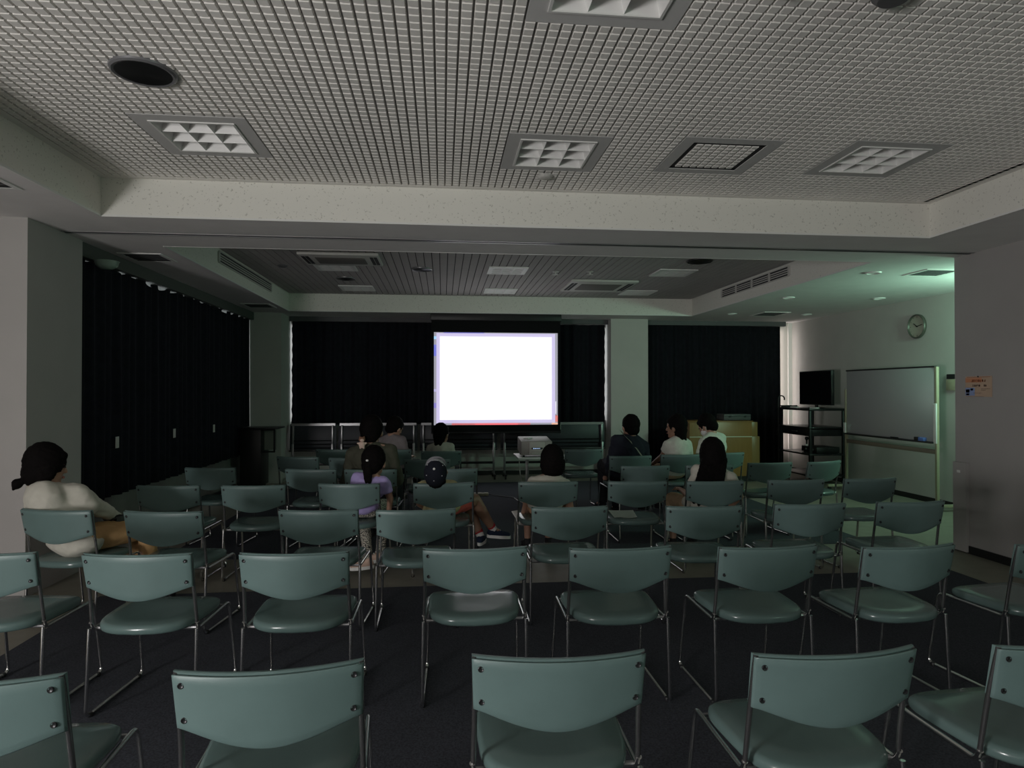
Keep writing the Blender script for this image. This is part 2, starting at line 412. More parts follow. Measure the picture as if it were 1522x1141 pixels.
# ------------------------------------------------------------------ ceiling fittings
def louver_fixture(a, b):
    """recessed square fitting 3x3 cells, local z=0 is the ceiling face, louver hangs up into it"""
    t = thing('ceiling_light', '', 'ceiling light', (0, 0, 0))
    m_ = MB(); r = rim
    m_.box((-a - r, -b - r, -.014), (a + r, -b, 0)); m_.box((-a - r, b, -.014), (a + r, b + r, 0)); m_.box((-a - r, -b, -.014), (-a, b, 0)); m_.box((a, -b, -.014), (a + r, b, 0))
    m_.build('mounting_plate', M['fixrim'], t, smooth=False)
    m_ = MB(); w = .012
    m_.box((-a, -b, -.020), (a, -b + w, .002)); m_.box((-a, b - w, -.020), (a, b, .002)); m_.box((-a, -b + w, -.020), (-a + w, b - w, .002)); m_.box((a - w, -b + w, -.020), (a, b - w, .002))
    m_.build('frame', M['white'], t, smooth=False)
    # pyramidal louver blades: wide at bottom edge, seen as slanted white faces
    m_ = MB(); c = 2 * (a - w) / 3; d = 2 * (b - w) / 3; h = .095
    bm = m_.bm
    for i in range(3):
        for j in range(3):
            x0 = -a + w + i * c; y0 = -b + w + j * d; s = .042
            lo = [(x0, y0, -.014), (x0 + c, y0, -.014), (x0 + c, y0 + d, -.014), (x0, y0 + d, -.014)]
            hi = [(x0 + s, y0 + s, h), (x0 + c - s, y0 + s, h), (x0 + c - s, y0 + d - s, h), (x0 + s, y0 + d - s, h)]
            vl = [bm.verts.new(p) for p in lo]; vh = [bm.verts.new(p) for p in hi]
            for k in range(4): bm.faces.new((vl[k], vl[(k + 1) % 4], vh[(k + 1) % 4], vh[k]))
    m_.build('louver', M['louver'], t, smooth=False)
    for k in range(3):
        x0 = -a + w + (k + .5) * c
        m_ = MB(); m_.cyl((x0, -b + .02, h + .02), (x0, b - .02, h + .02), .013, 10)
        m_.build('tube', M['lamp_tube'], t)
    m_ = MB(); m_.box((-a, -b, h + .045), (a, b, h + .06)); m_.build('housing', M['dark'], t, smooth=False)
    return t
# cut-outs so that the louvers sit in real recesses: the ceiling boards are thick, so drop recess boxes through them
def recess(obj_name, rects):
    for ob in [o_ for o_ in bpy.data.objects if o_.name.split('.')[0] == obj_name]:
        me = ob.data; bm = bmesh.new()
        # rebuild as a slab with rectangular holes (grid of cells)
        xs = sorted({ob['x0'], ob['x1'], *[r_[0] for r_ in rects], *[r_[1] for r_ in rects]}); ys = sorted({ob['y0'], ob['y1'], *[r_[2] for r_ in rects], *[r_[3] for r_ in rects]})
        for i in range(len(xs) - 1):
            for j in range(len(ys) - 1):
                cx_, cy_ = (xs[i] + xs[i + 1]) / 2, (ys[j] + ys[j + 1]) / 2
                if any(r_[0] < cx_ < r_[1] and r_[2] < cy_ < r_[3] for r_ in rects): continue
                bm.faces.new([bm.verts.new(p) for p in ((xs[i], ys[j], HC), (xs[i], ys[j + 1], HC), (xs[i + 1], ys[j + 1], HC), (xs[i + 1], ys[j], HC))])
        bm.to_mesh(me); bm.free()
        for k in ('x0', 'x1', 'y0', 'y1'): del ob[k]
FIX_FAR = [(-1.31, 8.22, .215, .20), (0.81, 8.24, .215, .22), (2.95, 8.18, .215, .22), (-1.26, 9.90, .215, .20), (0.87, 9.96, .215, .18), (3.0, 9.90, .215, .18)]
ob = bpy.data.objects['ceiling_near']; ob['x0'], ob['x1'], ob['y0'], ob['y1'] = NX0, NX1, NY0, NY1
recess('ceiling_near', [(x - a, x + a, y - b, y + b) for x, y, a, b in FIX_NEAR])
struct('ceiling_void', MB().box((-5.2, -3.4, HC + .16), (6.9, 11.9, HC + .2)), M['dark'])
g_near = 'louvered lights in the near ceiling'; g_far = 'louvered lights in the far ceiling'
lab_near = ['square louvered ceiling light at left, just past the round ceiling speaker', 'square louvered ceiling light in the middle, beside the square access hatch', 'square louvered ceiling light at the right, beyond the access hatch',
            'louvered ceiling light cut off by the top edge of the photo']
L0 = louver_fixture(.235, .235)
L0.location = (*FIX_NEAR[0][:2], HC); L0['label'] = lab_near[0]; L0['group'] = g_near
for k in (1, 2, 3):
    dup(L0, (*FIX_NEAR[k][:2], HC), 0, lab_near[k], g_near)
# hatch
hx, hy, ha, hb = HATCH
t = thing('access_hatch', 'square ceiling access hatch with dark groove between two near lights', 'hatch', (hx, hy, HC))
m_ = MB(); r = rim
m_.box((-ha - r, -hb - r, -.014), (ha + r, -hb, 0)); m_.box((-ha - r, hb, -.014), (ha + r, hb + r, 0)); m_.box((-ha - r, -hb, -.014), (-ha, hb, 0)); m_.box((ha, -hb, -.014), (ha + r, hb, 0))
m_.build('mounting_plate', M['fixrim'], t, smooth=False)
m_ = MB(); w = .03
m_.box((-ha, -hb, -.010), (ha, -hb + w, 0)); m_.box((-ha, hb - w, -.010), (ha, hb, 0)); m_.box((-ha, -hb, -.010), (-ha + w, hb, 0)); m_.box((ha - w, -hb, -.010), (ha, hb, 0))
m_.build('groove', M['dark'], t, smooth=False)
m_ = MB(); n = 8; px = 2 * (ha - w) / n; py = 2 * (hb - w) / n
for i in range(n):
    for j in range(n): tile_quad(m_, -ha + w + i * px + .004, -ha + w + (i + 1) * px - .004, -hb + w + j * py + .004, -hb + w + (j + 1) * py - .004, -.014, 0)
m_.build('panel', M['tile'], t, smooth=False)

# far lights: flat fittings seen at a shallow angle, boxes under the slats
def far_light(a, b):
    t = thing('ceiling_light', '', 'ceiling light')
    m_ = MB(); w = .02
    m_.box((-a - .03, -b - .03, -.024), (a + .03, -b + w, -.012)); m_.box((-a - .03, b - w, -.024), (a + .03, b + .03, -.012)); m_.box((-a - .03, -b + w, -.024), (-a + w, b - w, -.012)); m_.box((a - w, -b + w, -.024), (a + .03, b - w, -.012))
    m_.build('frame', M['louver'], t, smooth=False)
    m_ = MB(); c = 2 * (a - w) / 3; d = 2 * (b - w) / 3; bm = m_.bm
    for i in range(3):
        for j in range(3):
            x0 = -a + w + i * c; y0 = -b + w + j * d; s = .035
            vl = [bm.verts.new(p) for p in ((x0, y0, -.024), (x0 + c, y0, -.024), (x0 + c, y0 + d, -.024), (x0, y0 + d, -.024))]
            vh = [bm.verts.new(p) for p in ((x0 + s, y0 + s, -.0125), (x0 + c - s, y0 + s, -.0125), (x0 + c - s, y0 + d - s, -.0125), (x0 + s, y0 + d - s, -.0125))]
            for k in range(4): bm.faces.new((vl[k], vl[(k + 1) % 4], vh[(k + 1) % 4], vh[k]))
            bm.faces.new(vh)
    m_.build('louver', M['louver'], t, smooth=False)
    return t
lab_far = ['louvered ceiling light in the far half, beside the left air conditioner cassette', 'louvered light in middle of the far slatted ceiling, nearer of two', 'louvered ceiling light in the far half near the right side grille',
           'louvered light at far left end of the slatted ceiling', 'faint louvered light right above the top of the projection screen', 'louvered light beyond the right air conditioner cassette']
F0 = far_light(.215, .21)
for k, f in enumerate(FIX_FAR):
    if k == 0: F0.location = (f[0], f[1], HC); F0['label'] = lab_far[0]; F0['group'] = g_far
    else: dup(F0, (f[0], f[1], HC), 0, lab_far[k], g_far)

def ac(x, y, a, b, label):
    t = thing('air_conditioner', label, 'air conditioner', (x, y, HC), 0, 'ceiling cassette air conditioners')
    m_ = MB(); m_.box((-a, -b, -.045), (a, b, -.013), .008); m_.build('panel', M['offwhite'], t)
    m_ = MB(); m_.box((-a * .62, -b * .55, -.052), (a * .62, b * .55, -.044), .004); m_.build('intake_grille', mat('intake_brown', (0.14, 0.13, 0.12), 0.7), t)
    for s in (-1, 1):
        for q in range(2):
            m_ = MB(); m_.box((s * a * (.80 + .10 * q) - .018, -b * .7, -.0475), (s * a * (.80 + .10 * q) + .018, b * .7, -.0445)); m_.build('air_slot', M['dark'], t, smooth=False)
ac(-1.15, 7.66, .44, .31, 'ceiling cassette air conditioner at left of the far ceiling, partly hidden by bulkhead')
ac(2.22, 9.25, .47, .46, 'ceiling cassette air conditioner right of centre in the far ceiling')

def lathe_thing(name, label, cat, x, y, z, prof, m, group=None, seg=40):
    t = MB().lathe(prof, seg).build(name, m); t.location = (x, y, z); tag(t, label, cat, group); return t
def speaker(x, y, r, label, rimmat):
    t = thing('ceiling_speaker', label, 'speaker', (x, y, HC), 0, 'round ceiling speakers')
    m_ = MB(); m_.lathe([(r * .80, -.012), (r * .86, -.026), (r * .93, -.029), (r, -.022), (r * 1.02, -.010)], 48); 
    o_ = m_.build('rim', rimmat, t)
    m_ = MB(); m_.lathe([(r * (.85 - .85 * k / 48), -.026 - .004 * k / 48 - (.0011 if k % 2 else 0)) for k in range(49)], 56); m_.build('mesh_grille', M['spkmesh'], t, angle=80)
M['spkmesh'] = mat('speaker_mesh', (0.16, 0.165, 0.17), 0.28, metal=0.9)
rimg = mat('speaker_rim', (0.20, 0.20, 0.21), 0.35, metal=0.3)
speaker(-1.415, 3.27, .145, 'large round dark ceiling speaker at upper left of the photo', rimg)
speaker(-1.30, 9.05, .13, 'small round speaker between two louvered lights at left of far ceiling', rimg)
speaker(-0.26, 8.26, .13, 'small round speaker near the middle of the far slatted ceiling', rimg)
speaker(2.99, 7.40, .15, 'dark round speaker at right of the far ceiling by the bulkhead', M['black'])
det = [(0.0, -.034), (.035, -.034), (.045, -.028), (.055, -.018), (.06, -.012)]
lathe_thing('smoke_detector', 'small round smoke detector just below the middle near light', 'smoke detector', 0.72, 4.58, HC, det, M['offwhite'], 'smoke detectors')
lathe_thing('smoke_detector', 'small round smoke detector at left of the far ceiling', 'smoke detector', -1.94, 8.21, HC, det, M['greybox'], 'smoke detectors')
lathe_thing('smoke_detector', 'small round smoke detector cut by the top edge, right of the top light', 'smoke detector', 1.27, 2.30, HC, [(0.0, -.045), (.05, -.045), (.07, -.03), (.08, -.012)], M['greybox'], 'smoke detectors')
spr = [(0.0, -.055), (.04, -.055), (.04, -.05), (.012, -.045), (.012, -.02), (.045, -.018), (.045, -.012)]
lathe_thing('sprinkler', 'left one of two sprinkler heads in the far ceiling, above the screen', 'sprinkler', 1.43, 8.26, HC, spr, M['offwhite'], 'sprinkler heads')
lathe_thing('sprinkler', 'right one of two sprinkler heads in the far ceiling, beyond the bulkhead', 'sprinkler', 1.87, 8.22, HC, spr, M['offwhite'], 'sprinkler heads')
t = thing('ceiling_sensor', 'grey round ceiling sensor with a lit green light at top edge', 'sensor', (1.70, 2.31, HC))
MB().lathe([(0, -.05), (.055, -.05), (.075, -.03), (.08, -.012)], 32).build('housing', M['greybox'], t)
m_ = MB(); m_.ell((-.012, -.045, -.042), (.008, .008, .008)); m_.build('indicator_light', mat('led_green', (0.05, 0.6, 0.05), 0.3, emit=(0.15, 1, 0.1), estr=2.0), t)

# side grilles of the far coffer
def side_grille(x, s, y0, y1, z0, z1, n, label):
    t = thing('air_grille', label, 'air grille', (x, (y0 + y1) / 2, (z0 + z1) / 2), 0, 'long air grilles in the far bulkheads')
    L = (y1 - y0) / 2; h = (z1 - z0) / 2
    m_ = MB(); m_.box((-.004, -L, -h), (.004, L, h)); m_.build('recess', M['dark'], t, smooth=False)
    m_ = MB()
    for k in range(n + 1):
        yy = -L + 2 * L * k / n; m_.box((-.014, yy - .018, -h), (.014, yy + .018, h))
    m_.box((-.014, -L, -h - .012), (.014, L, -h)); m_.box((-.014, -L, h), (.014, L, h + .012))
    m_.build('frame', M['wall'], t, smooth=False)
    for k in range(3):
        zz = -h + 2 * h * (k + 1) / 4
        m_ = MB(); m_.box((-.012, -L, zz - .006), (.012, L, zz + .006)); m_.build('blade', M['wall'], t, smooth=False)
side_grille(FX0 + .012, 1, 7.3, 9.45, 2.86, 2.965, 1, 'long dark air grille on the left bulkhead of the far ceiling')
side_grille(FX1 - .012, -1, 7.45, 9.35, 2.86, 2.965, 4, 'long air grille in four sections on right far bulkhead')

def soffit_vent(x, y, a, b, label):
    t = thing('ceiling_vent', label, 'vent', (x, y, HS), 0, 'square vents in the soffit')
    m_ = MB(); w = .035
    m_.box((-a, -b, -.008), (a, -b + w, 0)); m_.box((-a, b - w, -.008), (a, b, 0)); m_.box((-a, -b + w, -.008), (-a + w, b - w, 0)); m_.box((a - w, -b + w, -.008), (a, b - w, 0))
    m_.build('frame', M['louver'], t, smooth=False)
    m_ = MB(); m_.box((-a + w, -b + w, -.006), (a - w, b - w, -.001)); m_.build('core', M['dark'], t, smooth=False)
    for k in range(3):
        yy = -b + w + (2 * (b - w)) * (k + 1) / 4
        m_ = MB(); m_.box((-a + w, yy - .012, -.0085), (a - w, yy + .004, -.006)); m_.build('vane', M['greybox'], t, smooth=False)
soffit_vent(-2.73, 6.42, .19, .19, 'square vent in left soffit beside the near end of the curtain')
soffit_vent(-2.67, 9.9, .20, .22, 'square vent in left soffit near the far green column')
soffit_vent(5.27, 10.12, .22, .26, 'square ceiling vent above the podium in the right aisle')
soffit_vent(5.12, 6.39, .20, .19, 'square ceiling vent glowing green beside the partition at upper right')
soffit_vent(-2.76, 4.15, .19, .17, 'square vent cut by the left edge of the photo')
dl = [(0.0, -.004), (.055, -.004), (.062, -.012), (.075, -.012), (.08, 0)]
for x, y, lb in ((4.51, 6.46, 'round recessed downlight nearest to the camera in right aisle ceiling'), (5.84, 8.25, 'round downlight in the right aisle nearest the wall clock'), (4.59, 8.31, 'round downlight by the right bulkhead grille, middle of its row'),
                 (4.65, 10.16, 'farthest round downlight beside the right far bulkhead'), (5.9, 10.12, 'farthest round downlight near the right wall above the television')):
    lathe_thing('downlight', lb, 'downlight', x, y, HS, dl, M['louver'], 'round downlights in the right aisle', 28)
t = thing('ceiling_lamp', 'small pale dome lamp at top left of the black curtain', 'lamp', (-2.90, 6.02, 2.60))
MB().lathe([(0, -.07), (.05, -.065), (.085, -.04), (.095, -.004), (.1, 0)], 32).build('dome', mat('dome_green', (0.32, 0.42, 0.36), 0.3), t)

# ------------------------------------------------------------------ projection screen
t = thing('projection_screen', 'hanging projection screen with black border showing a bright white picture', 'projection screen', (0.865, 10.57, 0))
m_ = MB(); m_.box((-1.06, -.05, 2.60), (1.06, .05, 2.715), .012); m_.build('case', M['black'], t)
m_ = MB(); m_.box((-1.045, -.006, .80), (1.045, .002, 2.60)); m_.build('border', mat('screen_black_cloth', (0.006, 0.006, 0.007), 0.8, spec=.2), t, smooth=False)
m_ = MB(); m_.cyl((-1.05, -.002, .80), (1.05, -.002, .80), .014, 12); m_.build('bottom_bar', M['black'], t)
def emis(n, c, s): return mat(n, (0.4, 0.4, 0.4), 0.9, emit=c, estr=s)
m_ = MB(); m_.box((-1.005, -.010, .925), (1.0, -.006, 2.412)); m_.build('picture_edge', emis('picture_grey', lin((.58, .57, .62)), 1.0), t, smooth=False)
m_ = MB(); m_.box((-.965, -.013, .955), (.957, -.010, 2.398)); m_.build('picture_border', emis('picture_lavender', lin((.79, .75, .90)), 1.0), t, smooth=False)
m_ = MB(); m_.box((-.91, -.016, 1.008), (.90, -.013, 2.345)); m_.build('picture', emis('picture_white', (1, 1, 1), 1.15), t, smooth=False)
def patch(n, x0, x1, z0, z1, c):
    m_ = MB(); m_.box((x0, -.0125, z0), (x1, -.010, z1)); m_.build(n, emis(n, lin(c), 1.0), t, smooth=False)
patch('picture_patch', -1.005, -.966, 2.30, 2.345, (.62, .82, .97)); patch('picture_patch', -1.005, -.966, 2.03, 2.21, (.40, .42, .82)); patch('picture_patch', -1.005, -.966, 1.46, 1.50, (.70, .67, .85))
patch('picture_patch', -1.005, -.966, 1.20, 1.28, (.48, .44, .75)); patch('picture_patch', -.72, .55, .925, .954, (.80, .40, .42)); patch('picture_patch', -.35, .35, .925, .945, (.86, .36, .38)); patch('picture_patch', .90, 1.0, .925, .954, (.90, .68, .58))
patch('picture_patch', .96, 1.0, .97, 1.07, (.85, .45, .42)); patch('picture_patch', .962, .975, 1.10, 1.30, (.92, .91, .95)); patch('picture_patch', .965, .985, 1.06, 1.075, (.55, .12, .14)); patch('picture_patch', -.85, -.2, 2.399, 2.411, (.34, .33, .72))

# ------------------------------------------------------------------ chairs
def chair_proto():
    t = thing('stacking_chair', '', 'chair')
    W = .241
    # backrest: rear shell and front cushion, concave to the sitter, bowed lower edge
    NU, NVv = 28, 8
    def panel(ya, yb, zt, hh, name, parent):
        m_ = MB(); bm = m_.bm
        def bp(u, v, side, inset=0.0):
            uu = u * (1 - inset); vv = inset + v * (1 - 2 * inset)
            h = hh + .055 * max(0.0, math.cos(uu * PI / 2)) ** 1.25
            return V((W * uu * (1 - .02 * vv), -.045 * (1 - uu * uu) + .040 * (vv * h) / .2 + (yb if side else ya), zt - vv * h))
        G = []
        for side in (0, 1):
            G.append([[bm.verts.new(bp(-1 + 2 * i / NU, j / NVv, side, .022)) for i in range(NU + 1)] for j in range(NVv + 1)])
        for side in (0, 1):
            for j in range(NVv):
                for i in range(NU):
                    q = (G[side][j][i], G[side][j][i + 1], G[side][j + 1][i + 1], G[side][j + 1][i])
                    bm.faces.new(q if side else q[::-1])
        def per(gr):
            return [gr[0][i] for i in range(NU + 1)] + [gr[j][NU] for j in range(1, NVv + 1)] + [gr[NVv][i] for i in range(NU - 1, -1, -1)] + [gr[j][0] for j in range(NVv - 1, 0, -1)]
        uv = [(-1 + 2 * i / NU, 0) for i in range(NU + 1)] + [(1, j / NVv) for j in range(1, NVv + 1)] + [(-1 + 2 * i / NU, 1) for i in range(NU - 1, -1, -1)] + [(-1, j / NVv) for j in range(NVv - 1, 0, -1)]
        th = yb - ya
        a, b = per(G[0]), per(G[1])
        m1 = [bm.verts.new(bp(u, v, 0) + V((0, th * .25, 0))) for u, v in uv]; m2 = [bm.verts.new(bp(u, v, 0) + V((0, th * .75, 0))) for u, v in uv]
        m_.bridge(a, m1); m_.bridge(m1, m2); m_.bridge(m2, b)
        return m_.build(name, M['vinyl'], parent, angle=50), bp
    back, bp = panel(0.0, .011, .745, .150, 'backrest', t)
    panel(.0112, .030, .751, .152, 'back_cushion', t)
    for u in (-.90, .90):
        for v in (.17, .80):
            p = bp(u, v, 0); m_ = MB()
            R = Matrix.Translation(p) @ Matrix.Rotation(math.radians(90), 4, 'X')
            m_.lathe([(.0085, -.001), (.0085, .002), (.007, .003), (.005, .0015), (.0, .0015)], 14, R)
            m_.build('screw', M['screw'], back)
    # seat pad
    m_ = MB(); bm = m_.bm; N = 44
    def outline(s):
        pts = []
        for k in range(N):
            a_ = 2 * PI * k / N; ca, sa = math.cos(a_), math.sin(a_); e = 2 / 4.2
            x = math.copysign(abs(ca) ** e, ca); y = math.copysign(abs(sa) ** e, sa)
            yy = y * .205
            if y < 0: yy -= .040 * (1 - x * x) * (-y)
            pts.append((x * (.222 + .012 * y) * s, .225 + yy * s))
        return pts
    rings = []
    for s, z in ((.90, .398), (.975, .400), (1.0, .409), (1.0, .424), (.985, .433), (.93, .4395), (.6, .4395), (.25, .437)):
        rings.append([bm.verts.new((x, y, z + .012 * (y - .2) - (.012 * max(0, y - .37) / .06 if z > .42 else 0))) for x, y in outline(s)])
    for i in range(len(rings) - 1): m_.bridge(rings[i], rings[i + 1])
    m_.cap(rings[0], True); m_.cap(rings[-1])
    m_.build('seat', M['seatvinyl'], t, angle=60)
    # bent tube side frames: upright, seat rail, front leg, floor rail, rear leg
    def fillet(pts, r, n=4):
        out = [V(pts[0])]
        for i in range(1, len(pts) - 1):
            p, a_, b_ = V(pts[i]), V(pts[i - 1]), V(pts[i + 1])
            d0 = (a_ - p); d1 = (b_ - p); rr = min(r, d0.length * .45, d1.length * .45)
            q0 = p + d0.normalized() * rr; q1 = p + d1.normalized() * rr
            for k in range(n + 1):
                f = k / n; out.append((q0 * (1 - f) + p * f) * (1 - f) + (p * (1 - f) + q1 * f) * f)
        out.append(V(pts[-1])); return out
    for s in (-1, 1):
        m_ = MB()
        m_.tube(fillet([(s * .238, .07, .425), (s * .236, .085, .392), (s * .228, .445, .398), (s * .240, .505, .010), (s * .243, .040, .010), (s * .240, .062, .40)], .035), .0088, 10)
        m_.build('side_frame', M['chrome'], t, angle=70)
        m_ = MB(); m_.tube(fillet([(s * .2325, .014, .749), (s * .2325, .054, .56), (s * .236, .074, .42)], .05), .0080, 10); m_.build('upright', M['darksteel'], t, angle=70)
        for y in (.075, .470):
            m_ = MB(); m_.lathe([(.012, 0), (.013, .004), (.013, .016), (.010, .020)], 12, Matrix.Translation((s * .2415, y, 0)))
            m_.build('foot_glide', M['black'], t)
    for y, z in ((.10, .390), (.40, .392)):
        m_ = MB(); m_.tube([(-.23, y, z), (.23, y, z)], .008, 8); m_.build('crossbar', M['steel'], t)
    return t
CHAIRS = {
 'OO': (-1.20, 1.78, 0, 'teal vinyl chair in the nearest row, cut off by the left edge'),
 'PP': (-0.45, 1.78, 3, 'teal vinyl chair in the nearest row, second from the left edge'),
 'QQ': (0.32, 1.78, -2, 'teal vinyl chair in the nearest row, in the middle of the photo'),
 'RR': (1.09, 1.72, 1, 'teal vinyl chair in the nearest row, second from the right edge'),
 'SS': (1.80, 1.71, 3, 'teal vinyl chair in the nearest row, cut off by the right edge'),
 'C': (-2.05, 3.16, -5, 'teal chair in the second row from the camera, cut by left edge'),
 'D': (-1.35, 3.07, -5, 'teal chair in the second row, right behind the ponytailed woman'),
 'NN': (-0.66, 3.02, -2, 'teal chair in the second row, third from the left edge'),
 'LL': (0.15, 3.02, -1, 'teal chair in the second row with a pale bluish light spot on seat'),
 'MM': (0.82, 2.96, 0, 'teal chair in the second row, just right of the light-spotted one'),
 'II': (1.51, 2.91, 1, 'teal chair in the second row, third from the right edge'),
 'JJ': (2.17, 2.85, 4, 'teal chair in the second row, second from the right edge'),
 'KK': (2.92, 2.84, 8, 'teal chair in the second row, cut by the right edge of the photo'),
 'A': (-2.36, 4.29, -14, 'teal chair occupied by the woman in white at the left wall'),
 'B': (-1.67, 4.13, -9, 'empty teal chair immediately right of the ponytailed woman in white'),
 'H': (-0.75, 4.08, -5, 'teal chair in third row just left of the one behind the capped child'),
 'I': (-0.16, 4.03, 1, 'teal chair in third row directly behind the child in a cap'),
 'T': (0.79, 4.03, 0, 'teal chair in third row directly behind the bob-haired girl'),
 'BB': (1.63, 3.96, -4, 'teal chair in third row, directly behind the girl with long loose hair'),
 'GG': (2.34, 3.97, 0, 'teal chair in third row, second from the right end of that row'),
 'HH': (3.04, 3.98, 2, 'teal chair at right end of the third row beside the partition wall'),
 'E': (-2.10, 5.29, -5, 'dark shadowed teal chair in the fourth row by the left curtain'),
 'G': (-1.45, 5.23, -2, 'empty teal chair in fourth row, two left of the lavender girl'),
 'J': (-0.73, 5.24, -6, 'teal chair occupied by the girl in the lavender shirt'),
 'Q': (0.01, 5.21, 2, 'teal chair occupied by the child in the navy cap'),
 'S': (0.84, 5.19, -2, 'teal chair occupied by the bob-haired girl in white'),
 'XX': (1.56, 5.14, -3, 'teal chair with a white sheet of paper lying on its seat'),
 'AA': (2.19, 5.09, 1, 'teal chair occupied by the girl with long loose black hair'),
 'DD': (2.88, 5.09, 0, 'empty teal chair in fourth row, next right of the long-haired girl'),
 'FF': (3.54, 5.11, 4, 'teal chair at right end of the fourth row in front of the whiteboard'),
 'F': (-2.17, 6.41, -8, 'dim teal chair by left curtain, fifth row, in deep shadow'),
 'K': (-1.21, 6.20, -10, 'empty teal chair in fifth row left of the olive jacket person'),
 'N': (-0.66, 6.12, -6, 'teal chair occupied by the person in the olive jacket'),
 'R': (0.08, 6.09, -4, 'teal chair partly hidden behind the head of the capped child'),
 'W': (1.94, 6.14, 0, 'empty teal chair behind the man in navy with the shoulder strap'),
 'Z': (2.58, 6.13, 0, 'teal chair mostly hidden behind the long-haired girl\'s head'),
 'CC': (3.27, 6.27, 4, 'empty teal chair right in front of the wooden podium'),
 'EE': (3.92, 6.38, 20, 'small teal chair turned towards the left, beside the black cart'),
 'L': (-1.58, 7.37, -14, 'dark empty teal chair farthest left near the black equipment rack'),
 'N2': (-0.98, 7.19, -6, 'dim teal chair left of and beyond the olive jacket person'),
 'O': (-0.16, 6.93, -2, 'dark chair between the olive jacket person and the capped child'),
 'P': (-0.02, 7.87, -5, 'dark chair occupied by the child below the projection screen corner'),
 'V': (2.07, 7.08, 2, 'teal chair occupied by the man in navy'),
 'YY': (2.68, 7.16, 3, 'teal chair occupied by the ponytailed person in a white T-shirt'),
 'Y2': (3.28, 7.33, 8, 'teal chair occupied by the man wearing a face mask'),
 'M': (-1.32, 8.25, -10, 'dark empty chair in the farthest row in front of the folded tables'),
 'M2': (-0.62, 8.15, -8, 'dark chair occupied by the person in the grey shirt'),
 'U': (1.73, 7.94, 5, 'dark empty chair right of the projector, in the farthest row'),
}
proto = chair_proto(); first = True
CH_OBJ = {}
for k, (x, y, a, lb) in CHAIRS.items():
    z = 0.006 if (y < 4.6 or y > 5.95) and -2.2 < x < 3.9 else 0.0
    if first:
        proto.location = (x, y, z); proto.rotation_euler = (0, 0, math.radians(a)); proto['label'] = lb; proto['group'] = 'teal vinyl chairs set out in rows'; CH_OBJ[k] = proto; first = False
    else:
        CH_OBJ[k] = dup(proto, (x, y, z), math.radians(a), lb, 'teal vinyl chairs set out in rows')
# ------------------------------------------------------------------ people
fw_ = V((math.sin(yaw) * math.cos(pitch), math.cos(yaw) * math.cos(pitch), math.sin(pitch))); rt_ = V((math.cos(yaw), -math.sin(yaw), 0)); up_ = rt_.cross(fw_)
def at(px, py, y):
    """the point of the room at distance y down the room that the photo shows at this pixel"""
    d = fw_ + rt_ * ((px - CX) / F) + up_ * ((CY - py) / F)
    return V((0, 0, CH)) + d * (y / d.y)
def frame(z_axis, x_hint):
    z = V(z_axis).normalized(); x = V(x_hint); x = (x - z * x.dot(z)).normalized(); y = z.cross(x)
    return Matrix((x, y, z)).transposed()
def hand(mb, w, d, n, side, k=1.0, curl=.6):
    d = V(d).normalized(); n = V(n); n = (n - d * n.dot(d)).normalized(); l = d.cross(n) * side
    R = Matrix((l, n, d)).transposed()
    mb.ell(w + d * .045 * k, (.036 * k, .015 * k, .052 * k), R, 16)
    for j, (o_, L_) in enumerate(((-.026, .060), (-.009, .070), (.009, .066), (.025, .050))):
        c1 = curl * (.5 + .12 * j); c2 = curl * (1.3 + .1 * j); b_ = w + d * .085 * k + l * o_ * k
        p1 = b_ + (d * math.cos(c1) + n * math.sin(c1)) * L_ * .55 * k; p2 = p1 + (d * math.cos(c2) + n * math.sin(c2)) * L_ * .5 * k
        mb.rod(b_, .0090 * k, p1, .0082 * k, 8); mb.rod(p1, .0082 * k, p2, .0070 * k, 8)
    b_ = w + d * .02 * k - l * .028 * k; p1 = b_ + (d * .65 - l * .65 + n * .3).normalized() * .045 * k; p2 = p1 + (d * .9 - l * .15 + n * .4).normalized() * .032 * k
    mb.rod(b_, .012 * k, p1, .010 * k, 8); mb.rod(p1, .010 * k, p2, .008 * k, 8)

